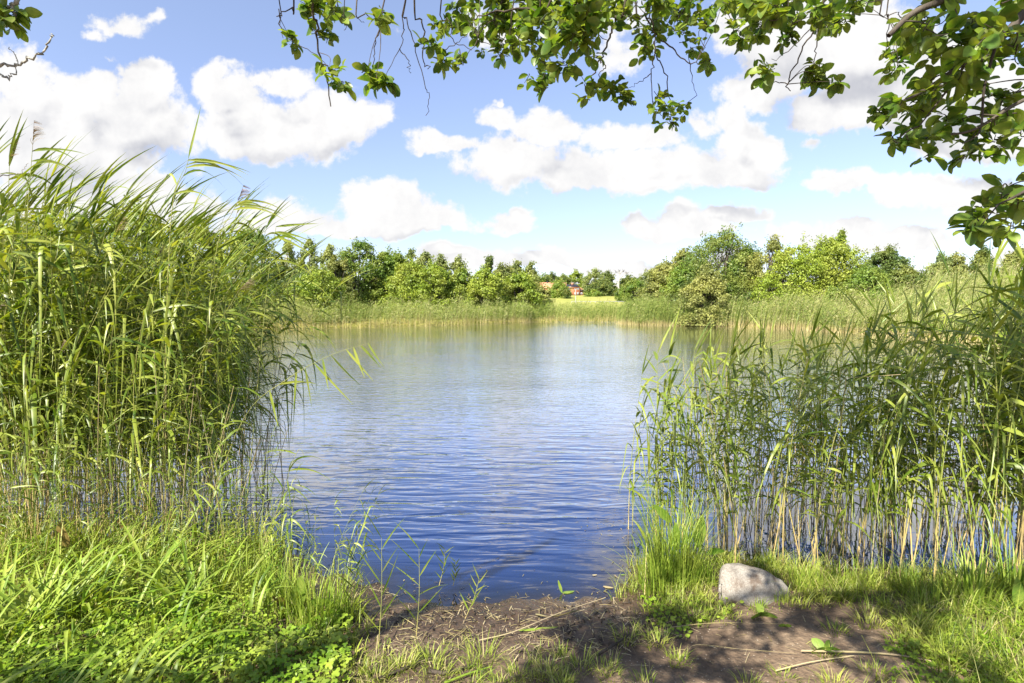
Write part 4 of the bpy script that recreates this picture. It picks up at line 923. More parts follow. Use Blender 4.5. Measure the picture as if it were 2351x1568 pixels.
P = scatter(4300, -4, -.5, 1.9, 3.4, lambda x, y, z, px, py: (px > -60) & (px < 800) & (py > 1405 + 60 * np.sin(px * .012) * 1.0) & (rs.rand(len(x)) < .35 + .65 * patchy(x, y) * np.where(px < 620, 1, .4)))
a = Acc(); leaflets(a, P, .020); tag(a.obj('clover', M_CLOVER), 'patch of bright clover at the bottom left', 'clover', kind='stuff')
P = scatter(2400, -5, -1.2, 2.6, 4.6, lambda x, y, z, px, py: (px < 640) & (py > 1210) & (z > 0)); a = Acc()
leaflets(a, P, .022, False, (.02, .18)); P2 = P + rs.normal(0, .03, P.shape) * np.array([1, 1, 0]); leaflets(a, P2, .018, False, (.02, .14)); tag(a.obj('weeds', M_CLOVER), 'small leafy weeds between the grass and reeds on the left', 'weeds', kind='stuff')
# right bank grass
def tR(x, y, z, px, py):
    core = ~inpoly(px, py, PATH) & ~inpoly(px, py, MUD)
    return (~LEFT(px, py)) & (px > 1380) & (z > .005) & stone_clear(x, y) & core & (rs.rand(len(x)) < .25 + .75 * patchy(x, y, 1.3))
P0_ = scatter(950, .3, 4.5, 1.9, 4.5, tR); P, caz, chh, crn = clumped(P0_, 15, .035); P = P; n = len(P); px, py = proj(P); a = Acc()
hh = rs.uniform(.03, .11, n) * np.where(px > 2100, 1.3, 1) * chh; hh = np.where(rs.rand(n) < .05, hh * 2.0, hh); hh = np.where(stone_clear(P[:, 0], P[:, 1]), hh, .01); 
hh = np.where((px > 1640) & (px < 1830) & (py > 1350) , hh * .55, hh)
blades(a, P, hh, rs.uniform(.0014, .0032, n), caz, rs.uniform(.2, 1.3, n), 4, rs.uniform(0, .5, n), fold=.2, rnd=np.clip(rs.rand(n) * .75 + crn + .1, 0, 1))
tag(a.obj('grass', M_GRASS), 'low grass on the right bank round the stone and path', 'grass', kind='stuff')
P = scatter(1500, 1.0, 4.3, 1.9, 3.9, lambda x, y, z, px, py: (px > 2040) & (py > 1420) & (rs.rand(len(x)) < patchy(x, y, 2.1) ** 2) ); a = Acc(); leaflets(a, P, .014, True, (.01, .07))
tag(a.obj('clover', M_CLOVER), 'clover and small weeds in the bottom right corner', 'clover', kind='stuff')
# sparse tufts on mud and path: each a thing
TUFTS = [(985, 1500, .11, 75), (1110, 1490, .13, 60), (1000, 1530, .08, 50), (1190, 1535, .08, 60), (1260, 1530, .08, 60), (1330, 1515, .08, 60), (1080, 1545, .05, 40), (1395, 1520, .07, 45), (1440, 1440, .10, 45), (1400, 1540, .05, 30), (1290, 1560, .06, 40),
         (1480, 1560, .05, 40), (1900, 1500, .05, 50), (2010, 1545, .06, 50), (1990, 1420, .08, 60), (1920, 1440, .06, 50), (2070, 1470, .07, 60), (1800, 1545, .05, 40), (1560, 1500, .06, 60), (1510, 1455, .09, 60), (860, 1540, .08, 70), (920, 1515, .09, 60), (1150, 1560, .05, 40), (1720, 1560, .05, 50), (1920, 1565, .07, 60)]
lab_where = ['at the foot of the leftmost young reed', 'in the middle of the muddy edge', 'on the mud just left of centre', 'at the left side of the dark shadow', 'in the middle of the dark shadow', 'at the right side of the dark shadow', 'beside the dark driftwood', 'between shadow and path',
  'at the waterline left of the sedge', 'low on the path edge', 'at the bottom of the shadow', 'on the bare path at the bottom', 'on the trodden earth below the stone', 'at the bottom of the path, right', 'at the upper end of the path', 'between stone and path', 'at the right edge of the path', 'on the sunlit earth at the bottom',
  'at the left edge of the sunny path', 'under the sedge by the shore', 'at the bottom left of the mud', 'above the driftwood', 'below the driftwood in the earth', 'at the bottom edge on the path', 'at the bottom beside the fallen straw']
for (px_, py_, h_, c_), wh in zip(TUFTS, lab_where):
    b0 = gnd(px_, py_, .14); b0[2] = float(ground(b0[0], b0[1])); n = c_ + 20; o_ = np.clip(rs.normal(0, .03 + h_ * .25, (n, 3)), -.035 - h_ * .3, .035 + h_ * .3); o_[:, 2] = 0; a = Acc()
    az = np.arctan2(o_[:, 1], o_[:, 0]) + rs.normal(0, .5, n); blades(a, o_, h_ * rs.uniform(.4, 1.1, n), rs.uniform(.0014, .003, n), az, rs.uniform(.3, 1.2, n), 4, rs.uniform(0, .4, n), fold=.2)
    o = a.obj('grass_tuft', M_GRASS); o.location = b0; tag(o, 'grass tuft ' + wh, 'grass tuft', 'grass tufts on the bare earth')
# sedge tufts
def sedge(px_, py_, H, n, spread, label, wl=.0035, lean=(.05, .5), base=None):
    b0 = gnd(px_, py_, .04) if base is None else base; b0[2] = float(max(ground(b0[0], b0[1]), -.05)); o_ = np.clip(rs.normal(0, spread, (n, 3)), -1.5 * spread, 1.5 * spread); o_[:, 2] = 0; a = Acc()
    az = np.arctan2(o_[:, 1], o_[:, 0]) + rs.normal(0, .6, n)
    blades(a, o_, H * rs.uniform(.35, 1.05, n), wl * rs.uniform(.6, 1.2, n), az, rs.uniform(lean[0], lean[1], n), 7, rs.uniform(0, .3, n), fold=.3)
    o = a.obj('sedge_tuft', M_SEDGE); o.location = b0; return tag(o, label, 'sedge')
sedge(1545, 1335, .82, 300, .09, 'tall bright sedge tuft at the water left of the stone')
sedge(1510, 1350, .5, 140, .07, 'lower sedge tuft leaning over the water left of the tall one')
sedge(1600, 1335, .30, 140, .06, 'thick grass tuft touching the left side of the stone')
sedge(1672, 1392, .10, 70, .035, 'small grass tuft at the left foot of the stone', .0025); sedge(1735, 1402, .08, 80, .04, 'small grass tuft in front of the stone', .0025); sedge(1800, 1395, .09, 70, .04, 'small grass tuft at the right foot of the stone', .0025); sedge(1850, 1345, .20, 130, .08, 'short bright tuft right behind the stone'); sedge(1960, 1345, .18, 130, .09, 'short bright tuft second from the stone'); sedge(2080, 1345, .22, 120, .09, 'bright tuft below the middle of the right reeds')
sedge(2230, 1400, .45, 90, .08, 'large broad-bladed tuft near the right edge', .007); sedge(2330, 1380, .5, 80, .08, 'large broad-bladed tuft at the very right edge', .008); sedge(2140, 1400, .25, 100, .09, 'grass tuft left of the broad-bladed tufts')
sedge(720, 1440, .36, 170, .10, 'bright sedge tuft at the right end of the left bank', .0045); sedge(650, 1400, .32, 150, .10, 'sedge tuft second from the end of the left bank', .0045); sedge(780, 1430, .26, 100, .06, 'last small sedge before the muddy edge', .004)
sedge(560, 1370, .34, 140, .12, 'sedge tuft at the foot of the hooked reed', .0045)
for i, (px_, py_) in enumerate(((30, 1500), (110, 1470), (200, 1440), (330, 1400), (450, 1420))):
    sedge(px_, py_, .40, 38, .10, ['broad-bladed tuft at the left picture edge', 'broad-bladed tuft second from the left edge', 'broad-bladed tuft above the clover, third from left', 'broad-bladed tuft at the middle of the left bank', 'broad-bladed tuft right of the middle of the left bank'][i], .016, (.3, 1.3))

# dock plants: big oblong leaves
def big_leaf(acc, base, d, ln, wd, sag=.3, rnd=.5, face=None):
    S = 9; t = np.linspace(0, 1, S)[:, None]; d = nrm(np.array(d, float)); C = base + d * ln * t; C[:, 2] -= sag * ln * t[:, 0] ** 2
    w = wd * np.sin(np.clip(t[:, 0] * .97 + .03, 0, 1) ** .85 * math.pi) ** .75 + .002
    side = nrm(np.cross(d, face if face is not None else [0, 1, .3])); strips(acc, C[None], w[None], side[None], [rnd], fold=.18)
def dock(px_, py_, leaves, label, mat=None, red=None):
    b0 = gnd(px_, py_, .03); b0[2] = float(max(ground(b0[0], b0[1]), -.02)); root = empty('dock_plant', b0); tag(root, label, 'plant')
    for (o_, d, ln, wd, sag, isred) in leaves:
        a = Acc(); o_ = np.array(o_, float); big_leaf(a, o_, d, ln, wd, sag, rs.rand()); tube(a, smooth_path([(0, 0, 0), o_ * .6 + np.array([.0, 0, .01]), o_], 3), .0028, 5, rs.rand())
        q = a.obj('leaf', M_DOCKRED if isred else M_DOCK, root)
        if isred: q['label'] = 'withered leaf turned red'
    return root
dock(1590, 1320, [((.03, 0, .20), (.12, 0, 1), .23, .042, -.05, 0), ((-.12, 0, .18), (-.05, 0, 1), .20, .03, 0, 0), ((-.16, 0, .38), (-.6, 0, .7), .2, .03, .1, 0), ((.1, 0, .15), (.8, 0, .5), .15, .03, .4, 0)], 'dock plant with one big upright leaf left of the stone')
dock(165, 1310, [((-.02, -.02, .12), (.02, -.2, 1), .22, .05, -.05, 1), ((.05, 0, .05), (.6, -.2, .6), .2, .04, .5, 1), ((-.1, 0, .03), (-.7, 0, .5), .18, .04, .4, 0)], 'dock plant with a red and green withered leaf on the left bank')
dock(345, 1215, [((0, 0, .15), (.1, -.1, 1), .22, .045, .1, 1), ((.1, 0, .12), (.7, -.1, .5), .25, .04, .4, 1), ((-.2, 0, .05), (-.3, -.1, .8), .16, .04, .3, 1)], 'dock plant with rust red leaves among the left reed stems')
dock(690, 1420, [((0, 0, .06), (.1, -.1, 1), .2, .035, 0, 0), ((.05, 0, .03), (.6, -.2, .7), .2, .035, .3, 0), ((-.05, 0, .03), (-.5, -.2, .8), .2, .03, .3, 1)], 'dock plant with green and red leaves at the right end of the left bank')
dock(2335, 1420, [((0, 0, .05), (-.1, 0, 1), .20, .035, 0, 0), ((-.05, 0, .03), (-.7, -.2, .7), .18, .03, .3, 0)], 'dock plant with broad green leaves at the right picture edge')
dock(1745, 1440, [((0, 0, .01), (.9, -.4, .35), .10, .028, .3, 0), ((0, 0, .01), (-.8, -.5, .4), .10, .03, .3, 0), ((0, 0, .01), (.1, -.6, .8), .09, .026, .3, 0), ((0, 0, .01), (.1, .6, .6), .09, .026, .3, 0)], 'low plantain with light green leaves below the stone')
dock(1890, 1535, [((0, 0, .01), (.9, -.2, .35), .10, .026, .3, 0), ((0, 0, .01), (-.8, -.3, .4), .10, .026, .3, 0), ((0, 0, .01), (.2, -.7, .6), .09, .024, .3, 0), ((0, 0, .01), (-.3, .6, .5), .09, .024, .3, 0), ((0, 0, .01), (.6, .5, .6), .09, .024, .3, 0)], 'low leafy rosette on the bare path')
dock(1800, 1470, [((0, 0, .005), (.9, -.2, .3), .04, .012, .2, 0), ((0, 0, .005), (-.8, -.1, .3), .04, .012, .2, 0), ((0, 0, .005), (0, -.6, .5), .035, .011, .2, 0)], 'tiny seedling on the shaded part of the path')
# small leafy plants around the stone
P = scatter(260, .8, 2.3, 3.0, 3.9, lambda x, y, z, px, py: (px > 1480) & (px < 1800) & (py > 1370) & (py < 1470) & (py < 1300 + (1900 - px) * .5) & stone_clear(x, y)); a = Acc(); leaflets(a, P, .024, False, (.005, .04))
tag(a.obj('weeds', M_CLOVER), 'low leafy weeds in front of the stone', 'weeds', kind='stuff')

# litter: straw bits on the mud and path, flotsam on the water
P = scatter(1300, -1.6, 3.5, 1.9, 4.2, lambda x, y, z, px, py: (z > .0) & (px > 800) & stone_clear(x, y) & (rs.rand(len(x)) < np.where(inpoly(px, py, MUD), 1.0, np.where(inpoly(px, py, PATH), .13, .4))))
n = len(P); az = rs.uniform(0, 6.28, n); l = rs.uniform(.012, .10, n) * np.where(rs.rand(n) < .08, 2.5, 1); P[:, 2] += rs.uniform(.002, .012, n)
d = np.stack([np.cos(az), np.sin(az), rs.normal(0, .08, n)], 1); C = np.stack([P - d * l[:, None] / 2, P + np.array([0, 0, .003]), P + d * l[:, None] / 2], 1); a = Acc()
strips(a, C, np.tile(rs.uniform(.0008, .0026, n)[:, None], (1, 3)), nrm(np.cross(d, [0, 0, 1.0])), rs.rand(n), fold=.5); tag(a.obj('straw_litter', M_STRAW), 'dry straw and reed scraps scattered on the mud', 'litter', kind='stuff')
P = []
for (cx, cy, sx, sy, c_) in ((1400, 1200, 40, 26, 60), (1450, 1290, 30, 40, 60), (1420, 1370, 60, 14, 80), (1150, 1395, 130, 12, 130), (1230, 1350, 120, 30, 30), (1000, 1380, 90, 22, 90), (900, 1385, 60, 25, 60), (640, 1130, 60, 22, 26), (805, 1245, 15, 6, 12), (1470, 1230, 20, 60, 40), (1700, 1230, 80, 40, 50), (2000, 1290, 200, 25, 120)):
    for k in range(c_):
        q = gnd(cx + rs.normal() * sx, min(cy + rs.normal() * sy, 1420), .004)
        if pond_sd(q[0], q[1]) < .03: P.append(q)
P = np.array(P); n = len(P); az = rs.uniform(0, 6.28, n); l = rs.uniform(.006, .05, n); d = np.stack([np.cos(az), np.sin(az), 0 * az], 1)
C = np.stack([P - d * l[:, None] / 2, P + np.array([0, 0, .003]), P + d * l[:, None] / 2], 1); a = Acc(); strips(a, C, np.tile(rs.uniform(.0008, .004, n)[:, None], (1, 3)) * np.array([.6, 1, .5]), nrm(np.cross(d, [0, 0, 1.0])), rs.rand(n) * .8, fold=.2)
tag(a.obj('flotsam', M_STRAW), 'small dead plant scraps floating along the edge', 'litter', kind='stuff')
a = Acc(); P = scatter(420, -1.3, 1.6, 2.6, 4.1, lambda x, y, z, px, py: inpoly(px, py, MUD) & (z > -.04))
for p_ in P:
    az_ = rs.uniform(0, 6.28); l_ = rs.uniform(.01, .05); p_[2] = max(p_[2], 0) + .003; q_ = p_ + np.array([math.cos(az_) * l_, math.sin(az_) * l_, rs.uniform(0, .012)]); m_ = (p_ + q_) / 2 + rs.normal(0, .006, 3)
    tube(a, smooth_path([p_, m_, q_], 2), rs.uniform(.0012, .005), 4)
tag(a.obj('debris', M_DEBRIS), 'dark rotten reed scraps in the mud at the waterline', 'litter', kind='stuff')
for (px_, py_, ln, az_, lab) in ((1455, 1320, .07, .0, 'pale yellow leaf floating right of the others near the sedge'), (1425, 1319, .035, .1, 'small green-grey leaf floating beside the pale yellow one'), (1360, 1320, .035, .2, 'small curled leaf floating alone'), (1385, 1345, .07, -.4, 'brown curled leaf floating below the others'),
        (1345, 1395, .05, .1, 'greenish leaf floating close to the mud'), (1058, 1385, .04, .9, 'yellow leaf lying in the shallows at centre left'), (1290, 1360, .09, .2, 'green bent reed leaf standing out of the water')):
    b0 = gnd(px_, py_, .006); a = Acc(); big_leaf(a, np.zeros(3), (math.cos(az_), math.sin(az_), .02), ln, ln * .17, .0, rs.rand(), [0, 0, 1.0])
    if 'bent' in lab: big_leaf(a, np.zeros(3), (-.3, 0, 1), .09, .008, 0, .5)
    o = a.obj('floating_leaf', M_DOCK if 'green' in lab else M_STRAW); o.location = b0; tag(o, lab, 'leaf', 'leaves floating near the bank')
def stick(pp, r_, mat, label, name='stick', z=.02, cat='stick'):
    P = []
    for p_ in pp:
        q = gnd(p_[0], p_[1], .1); gz = max(float(ground(q[0], q[1])), 0.0); q = gnd(p_[0], p_[1], gz + (p_[2] if len(p_) > 2 else z)); P.append(q)
    P = smooth_path(P, 5); b = P[0].copy(); a = Acc(); tube(a, P - b, np.linspace(r_, r_ * .6, len(P)), 6, rs.rand()); o = a.obj(name, mat, smooth=True); o.location = b; return tag(o, label, cat)
stick([(1840, 1494), (1990, 1498), (2100, 1510), (2250, 1545), (2370, 1575)], .006, M_STRAW, 'long dry reed stalk lying across the bottom right corner', 'fallen_reed', cat='fallen reed')
stick([(1780, 1540), (1860, 1520), (1960, 1505)], .004, M_STRAW, 'thin dry stalk lying below the long one on the path', 'fallen_reed', cat='fallen reed')
stick([(2140, 1370, .05), (2200, 1420), (2260, 1460), (2330, 1490)], .005, M_STRAW, 'dry stalk slanting down through the right bank grass', 'fallen_reed', cat='fallen reed')
stick([(2100, 1385, .03), (2180, 1405), (2240, 1430), (2290, 1470)], .016, M_BARK, 'dark root lying in the grass of the right bank', 'root', cat='root')
stick([(1100, 1470), (1180, 1450), (1290, 1405, .03), (1390, 1372, .03)], .004, M_STRAW, 'straw coloured stalk running from the mud into the water', 'fallen_reed', cat='fallen reed')
stick([(1230, 1410, .02), (1270, 1415, .02), (1330, 1400, .02)], .006, M_STRAW, 'short thick stalk floating at the muddy edge', 'fallen_reed', cat='fallen reed')
stick([(1020, 1568), (1080, 1545), (1130, 1530)], .007, M_SEDGE, 'yellow-green stalk on the earth right of the driftwood', 'fallen_reed', cat='fallen reed')
stick([(1370, 1505), (1410, 1480), (1440, 1460)], .008, M_DEBRIS, 'dark stick in the shadowed litter', z=.03)
stick([(1575, 1500, .03), (1600, 1480, .03), (1700, 1490, .03), (1830, 1500, .02)], .0022, M_STRAW, 'thin bent grass stalk crossing the path edge', 'fallen_reed', cat='fallen reed')
stick([(1540, 1440, .04), (1640, 1430, .05), (1790, 1432, .03)], .0024, M_STRAW, 'thin pale stalk lying over the weeds below the stone', 'fallen_reed', cat='fallen reed')
for (p_, r_, lab) in (([(870, 1560), (905, 1545), (940, 1530), (965, 1518)], .012, 'left piece of dark driftwood bark on the earth'), ([(985, 1540), (1020, 1545), (1060, 1535), (1090, 1525)], .013, 'right piece of dark driftwood bark on the earth')):
    stick(p_, r_, M_DEBRIS, lab, 'driftwood', .01, 'driftwood')
a = Acc(); b0 = gnd(1190, 1448, .05); b0[2] = max(float(ground(b0[0], b0[1])), 0) + .015; big_leaf(a, np.zeros(3), (1, .15, .0), .24, .012, 0, .9, [0, 0, 1.0]); o = a.obj('fallen_leaf', M_SEDGE); o.location = b0; tag(o, 'long light green reed leaf lying on the dark mud', 'leaf')
a = Acc(); b0 = gnd(1215, 1425, .01); b0[2] = .02; big_leaf(a, np.zeros(3), (1, -.05, .0), .22, .016, 0, .1, [0, 0, 1.0]); o = a.obj('fallen_leaf', M_SEDGE); o.location = b0; tag(o, 'olive green reed leaf lying in the wet edge above the lighter one', 'leaf')

# ------------------------------------------------------------------ overhanging tree
LT_t = np.array([0, .1, .3, .55, .8, .93, 1.0]); LT_w = np.array([.02, .15, .28, .33, .25, .13, .01])
TV = []; 
for tt_, ww in zip(LT_t, LT_w):
    zc = -.22 * tt_ ** 2
    TV += [(-ww, tt_, zc + ww * .35), (0, tt_, zc), (ww, tt_, zc + ww * .35)]
TV = np.array(TV); TQ = np.array([[3 * i + j, 3 * i + j + 1, 3 * i + j + 4, 3 * i + j + 3] for i in range(6) for j in range(2)]); TT = np.repeat(LT_t, 3)
def leaf_batch(acc, base, d, size, up=(0, 0, 1), jit=.5):
    n = len(base); nv = nrm(np.tile(np.array(up, float), (n, 1)) + rs.normal(size=(n, 3)) * jit); instances(acc, TV, TQ, frames(nv, d) * size[:, None, None], base, rs.rand(n), TT)
def cluster(leaves, twigs, c, rad, nt_, size, droop=.25):
    for k in range(nt_):
        d = nrm(rs.normal(size=3) * np.array([1, .9, .6]) + np.array([0, 0, -droop])); L_ = rad * rs.uniform(.7, 1.25)
        c0 = c; c = c + rs.normal(size=3) * rad * .38; L_ *= .75
        e = c + d * L_; mid = (c + e) / 2 + rs.normal(size=3) * rad * .12; p = smooth_path([c, mid, e], 3); tube(twigs, p, np.linspace(.0019, .0009, len(p)), 4)
        m_ = rs.randint(5, 8); u = np.linspace(.3, 1, m_); idx = (u * (len(p) - 1)).astype(int); b = p[idx]
        ang = rs.uniform(0, 6.28, m_); pr = nrm(np.cross(np.tile(d, (m_, 1)), rs.normal(size=(m_, 3)))); ld = nrm(d * .5 + pr * .95 + rs.normal(size=(m_, 3)) * .35 + np.array([0, 0, -.25])); ld[-1] = d
        b = b + ld * .006; leaf_batch(leaves, b, ld, size * rs.uniform(.5, 1.2, m_), jit=.75); c = c0
LIMB_Y = 2.2
TW = [  # paths in picture positions, radius at the start
 ([(719, 0), (729, 49), (732, 119), (751, 185), (758, 242)], .0052), ([(640, 0), (644, 37), (648, 89)], .0032), ([(675, 0), (667, 17), (633, 37)], .0042), ([(640, 20), (648, 74), (690, 104), (729, 128), (754, 160)], .0024),
 ([(881, 0), (875, 57), (860, 99), (860, 148), (840, 178)], .0026), ([(927, 0), (928, 74), (917, 111), (885, 178)], .0026), ([(917, 111), (937, 138), (940, 155), (944, 165)], .0018), ([(929, 0), (932, 42), (951, 104), (976, 193), (985, 222), (976, 264)], .0028),
 ([(952, 0), (971, 49), (974, 100), (974, 146), (988, 156)], .004), ([(1012, 0), (1033, 49), (1040, 91), (1082, 114)], .003), ([(1001, 121), (1050, 99), (1080, 69)], .002), ([(775, 0), (790, 40), (792, 68)], .0024), ([(790, 8), (815, 35), (835, 53)], .002), ([(820, 0), (840, 30), (855, 45)], .0028),
 ([(1268, 0), (1204, 16), (1125, 29), (1090, 45)], .005), ([(1150, 0), (1110, 60), (1082, 114), (1060, 140)], .0024), ([(1437, 0), (1414, 42), (1398, 89), (1377, 136), (1361, 173), (1366, 220)], .005), ([(1378, 136), (1389, 155), (1374, 171), (1398, 217)], .0024), ([(1374, 0), (1348, 79), (1303, 155), (1262, 182)], .0032),
 ([(1390, 0), (1376, 20), (1342, 60), (1398, 92)], .003), ([(1460, 0), (1490, 30), (1503, 79), (1502, 131), (1495, 168), (1498, 236)], .0036), ([(1495, 168), (1470, 188), (1443, 202)], .002), ([(1506, 126), (1527, 168), (1534, 218), (1545, 247), (1540, 276)], .003), ([(1480, 30), (1513, 87), (1550, 118), (1582, 142), (1603, 144)], .0038),
 ([(1583, 142), (1590, 178), (1597, 220)], .0022), ([(1582, 0), (1566, 34), (1529, 94)], .0026), ([(1582, 8), (1603, 52), (1608, 87), (1620, 121), (1628, 140)], .0022), ([(1680, 0), (1690, 50), (1700, 80)], .002), ([(1740, 0), (1790, 30), (1755, 60), (1712, 90)], .002), ([(1892, 0), (1874, 56), (1848, 104), (1818, 167), (1807, 193), (1813, 209)], .0036),
 ([(1877, 37), (1877, 104), (1870, 150), (1905, 188)], .0024), ([(1874, 56), (1810, 115), (1772, 140)], .002), ([(1807, 193), (1775, 188), (1750, 165)], .0018), ([(1810, 0), (1818, 40), (1816, 70)], .0018), ([(2030, 0), (2042, 36), (2035, 110)], .003), ([(2040, 0), (2060, 30), (2072, 42)], .0026), ([(1240, 0), (1250, 60), (1235, 120), (1230, 150)], .003), ([(1180, 0), (1175, 60), (1165, 100)], .003), ([(1320, 0), (1300, 60), (1290, 90)], .003),
]
CL = [(705, 10, 26), (765, 12, 30), (672, 96, 24), (722, 76, 24), (757, 152, 24), (772, 180, 22), (862, 192, 26), (870, 44, 24), (778, 32, 20), (990, 96, 24), (1015, 58, 24), (1013, 142, 20), (1056, 132, 26), (1075, 38, 30), (1100, 82, 30), (1148, 122, 15), (715, 15, 20), (842, 170, 16), (1045, 15, 22),
 (1160, 30, 36), (1150, 90, 28), (1200, 60, 36), (1180, 112, 24), (1250, 20, 36), (1240, 80, 34), (1300, 40, 36), (1310, 85, 28), (1250, 112, 22), (1350, 20, 34), (1330, 60, 30), (1232, 150, 28), (1255, 172, 26), (1290, 150, 24), (1350, 62, 22), (1358, 110, 20), (1358, 215, 22), (1405, 200, 26), (1432, 214, 22), (1390, 20, 34),
 (1440, 45, 26), (1480, 30, 34), (1502, 75, 32), (1490, 105, 28), (1550, 35, 34), (1570, 75, 24), (1600, 30, 34), (1582, 112, 24), (1622, 50, 24), (1626, 135, 14), (1500, 232, 24), (1532, 262, 24), (1541, 278, 16), (1572, 240, 22), (1655, 20, 28), (1692, 62, 26), (1702, 90, 20), (1742, 20, 26), (1742, 58, 18),
 (1820, 88, 26), (1748, 150, 22), (1760, 168, 16), (1862, 150, 24), (1884, 176, 24), (1920, 190, 16), (1895, 14, 30), (1960, 20, 24), (1830, 40, 20), (2038, 115, 18), (2062, 150, 14), (2046, 132, 20), (1130, 5, 30), (1420, 5, 30), (1520, 5, 34), (1680, 5, 20), (1220, 5, 34)]
NEARC = [(2130, 55, 46), (2200, 40, 52), (2280, 50, 56), (2340, 30, 50), (2160, 108, 44), (2240, 118, 52), (2325, 110, 56), (2108, 205, 42), (2042, 232, 36), (2012, 255, 24), (2092, 255, 38), (2170, 190, 44), (2250, 195, 48), (2325, 215, 48), (2060, 318, 28), (2120, 325, 28), (2182, 285, 34), (2222, 335, 34), (2272, 312, 40), (2335, 300, 44),
         (2290, 440, 38), (2335, 470, 44), (2262, 485, 26), (2325, 520, 32), (2250, 520, 18), (2370, 380, 30), (2150, 20, 40), (2080, 60, 26)]
troot = empty('overhanging_tree', (2.9, -.5, .28)); tag(troot, 'tree overhanging from the right, its leafy twigs hanging across the top', 'tree'); TO = np.array([2.9, -.5, .28])
lv = Acc(); tg_ = Acc(); limbs = Acc(); TWP = []
def connect(acc, c, pool, r0=.0022, skip=0):
    pool = np.asarray(pool); d = np.linalg.norm(pool - c, axis=1); i = int(np.argmin(d)); b = pool[i]
    if d[i] < .01: return
    m_ = (b + c) / 2 + rs.normal(0, .06, 3) * d[i] + np.array([0, 0, .06 * d[i]]); p = smooth_path([b, m_, c], 4); tube(acc, p, np.linspace(r0, r0 * .45, len(p)), 5)
def tdepth(px, py): return 2.2 + .35 * math.sin(px * .013) + .15 * math.sin(px * .041 + 1) - (.5 if px > 1990 else 0)
for pth, r_ in TW:
    Y_ = tdepth(pth[0][0], 0); P = [at(x, y, Y_ + .0008 * y) for x, y in pth]
    if pth[0][1] <= 8: P = [np.array([P[0][0] + .12, 2.0, 3.62])] + P
    P = smooth_path(P, 5); P[1:] += rs.normal(0, .0035, P[1:].shape); TWP.extend(list(P)); tube(tg_, P, np.linspace(r_, r_ * .42, len(P)), 6)
for (x, y, r_) in CL:
    Y_ = tdepth(x, y) + rs.uniform(-.12, .12); connect(tg_, at(x, y, Y_), TWP, .0016); cluster(lv, tg_, at(x, y, Y_), r_ / F * Y_, max(3, int(r_ * .20)), .042)
NLP = []; LP = []
for pth, r0, r1 in (([(2420, -60), (2351, 30), (2300, 85), (2226, 133), (2150, 190), (2060, 240)], .013, .004), ([(2300, -60), (2166, 0), (2096, 30), (2040, 82)], .011, .006), ([(2420, 200), (2330, 240), (2230, 300), (2130, 310)], .006, .002), ([(2440, 380), (2351, 440), (2290, 470)], .006, .002), ([(2226, 133), (2180, 200), (2110, 290)], .004, .0015), ([(2290, 90), (2260, 200), (2250, 300), (2210, 330)], .004, .0015)):
    P = smooth_path([at(x, y, 1.5) for x, y in pth], 5); NLP.extend(list(P)); tube(limbs, P, np.linspace(r0, r1, len(P)), 8)
# the limbs out of the picture that carry it all
for pth, r0, r1 in (([(2.9, -.5, .2), (2.95, -.45, 1.4), (2.8, -.2, 2.5), (2.6, .2, 3.4), (2.2, .4, 4.6), (1.6, .3, 5.8)], .16, .05), ([(2.8, -.2, 2.5), (2.5, .8, 3.2), (2.0, 1.7, 3.6), (1.0, 2.0, 3.66), (0, 2.0, 3.64), (-1.2, 2.0, 3.6)], .07, .008), ([(2.8, -.2, 2.5), (2.5, .6, 2.85), (2.1, 1.2, 2.85), at(2420, -60, 1.5)], .04, .014),
                    ([(2.8, -.2, 2.5), (2.6, .7, 2.7), at(2440, 380, 1.5)], .03, .007), ([(2.6, .2, 3.4), (1.2, .2, 4.1), (-.4, .1, 4.3), (-1.4, 0, 4.2)], .06, .01), ([(2.5, .8, 3.2), (2.2, 1.6, 4.0), (1.8, 2.4, 4.6)], .04, .01), ([(2.1, 1.2, 2.85), at(2300, -60, 1.5)], .02, .012)):
    P = smooth_path(pth, 5); LP.extend(list(P)); tube(limbs, P, np.linspace(r0, r1, len(P)), 9)
for k in range(46):
    x = rs.uniform(1040, 1990); y = rs.uniform(-15, 55); c_ = at(x, y, tdepth(x, y) + rs.uniform(-.2, .3)); connect(tg_, c_, TWP, .0015); cluster(lv, tg_, c_, .035, 4, .045)
for (x, y, r_) in NEARC:
    Y_ = 1.5 + rs.uniform(-.12, .2); connect(tg_, at(x, y, Y_), NLP, .0026); cluster(lv, tg_, at(x, y, Y_), r_ / F * Y_, max(4, int(r_ * .125)), .046)
# crown above the picture, between the sun and the shaded ground
S_ = np.array(SUN_DIR)
SHADE = [(1280, 1440, 60), (1330, 1425, 60), (1380, 1440, 60), (1430, 1450, 55), (1350, 1460, 50), (1270, 1530, 60), (1320, 1550, 60), (1350, 1520, 50), (1250, 1560, 50), (1440, 1500, 45), (1530, 1430, 40), (1560, 1400, 35), (1620, 1500, 45), (1740, 1440, 40), (1560, 1560, 60), (1480, 1540, 30), (1840, 1425, 40), (1700, 1550, 40), 
         (1900, 1420, 50), (1960, 1460, 45), (2010, 1540, 45), (2080, 1500, 40), (1780, 1330, 22), (2250, 1560, 50), (2150, 1560, 40), (2000, 1380, 40), (2120, 1420, 40)]
for (x, y, r_) in SHADE:
    q = gnd(x, y, .12); h = rs.uniform(3.0, 3.9); c = q + S_ * (h / S_[2]); connect(limbs, c, LP, .012); cluster(lv, tg_, c, r_ / F * q[1] * 1.35, 18, .058, .0)
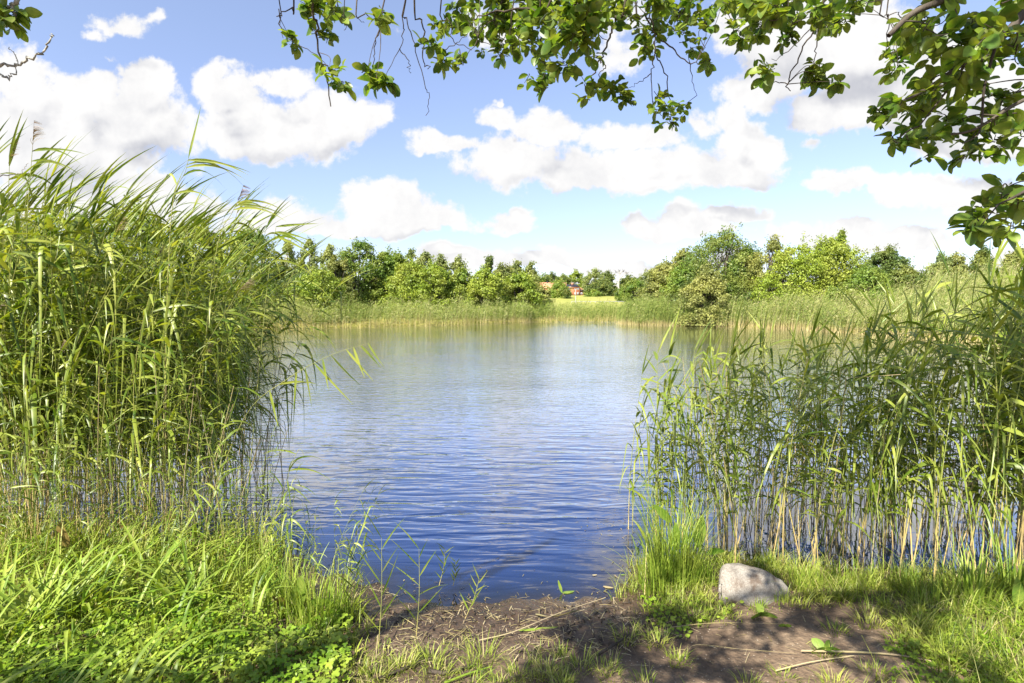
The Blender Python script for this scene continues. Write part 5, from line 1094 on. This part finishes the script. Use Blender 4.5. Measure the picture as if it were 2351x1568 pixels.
for k in range(150):                                            # shade on the right reeds
    q = np.array([rs.uniform(1.9, 4.4), rs.uniform(4.2, 5.3), rs.uniform(.9, 2.0)]); c = q + S_ * (rs.uniform(2.9, 4.1) / S_[2])
    px_, py_ = proj(c)
    if py_ > -60 and -50 < px_ < 2400 and c[1] > 0: c = q + S_ * (4.6 / S_[2])
    connect(limbs, c, LP, .012); cluster(lv, tg_, c, .24, 9, .055, .0)
for k in range(70):
    c = np.array([rs.uniform(1.5, 4.5), rs.uniform(-2.5, .3), rs.uniform(3.2, 5.8)]); connect(limbs, c, LP, .014); cluster(lv, tg_, c, .24, 7, .055, .0)
for acc in (lv, tg_, limbs): acc.v = [q - TO for q in acc.v]
limbs.obj('trunk', M_BARK, troot, True); tg_.obj('twigs', M_TWIG, troot, True); lv.obj('foliage', M_LEAF, troot)

# left tree: lichen covered twigs entering at the top left
LO = np.array([-3.3, -.4, .28]); lroot = empty('lichen_tree', LO); tag(lroot, 'lichen-crusted tree whose bare twigs reach in at the top left corner', 'tree')
tr = Acc(); tw = Acc(); lf = Acc(); Yl = 1.9; LLP = []
for pth, r0, r1 in (([(-3.3, -.4, .2), (-3.2, -.3, 1.6), (-3.0, .1, 2.8), (-2.7, .5, 3.8), (-2.4, .7, 4.8)], .14, .03), ([(-3.0, .1, 2.8), (-2.6, 1.0, 3.1), tuple(at(-80, -40, Yl))], .04, .012), ([(-2.6, 1.0, 3.1), tuple(at(-90, 150, Yl))], .02, .006)):
    P = smooth_path(pth, 5); LLP.extend(list(P)); tube(tr, P, np.linspace(r0, r1, len(P)), 8)
for pth, r0 in (([(-80, -40), (-20, 60), (20, 54)], .007), ([(60, -40), (40, 0), (24, 14), (0, 27), (-80, 50)], .008), ([(24, 14), (32, 30), (34, 40)], .004), ([(-90, 150), (0, 151), (41, 146), (78, 128), (99, 119), (112, 92), (122, 77)], .005), ([(-60, 150), (0, 172), (20, 179), (34, 167), (39, 139), (30, 120), (20, 112)], .0028), ([(-60, 420), (0, 406), (50, 395), (62, 375)], .002)):
    P = smooth_path([at(x, y, Yl) for x, y in pth], 6); P += rs.normal(0, .003, P.shape); tube(tw, P, np.linspace(r0, r0 * .3, len(P)) * rs.uniform(.8, 1.4, len(P)), 6)
for (x, y) in ((14, 30), (10, 45), (0, 40)): cluster(lf, tw, at(x, y, Yl), .03, 4, .05, .1)
for k in range(24):
    q = gnd(rs.uniform(-120, 150), rs.uniform(1550, 1720), .2); c = q + S_ * (rs.uniform(2.6, 4.0) / S_[2]); connect(tr, c, LLP, .012); cluster(lf, tw, c, .2, 7, .055, 0)
for acc in (tr, tw, lf): acc.v = [q - LO for q in acc.v]
tr.obj('trunk', M_BARK, lroot, True); tw.obj('twigs', M_LICHEN, lroot, True); lf.obj('foliage', M_LEAF, lroot)
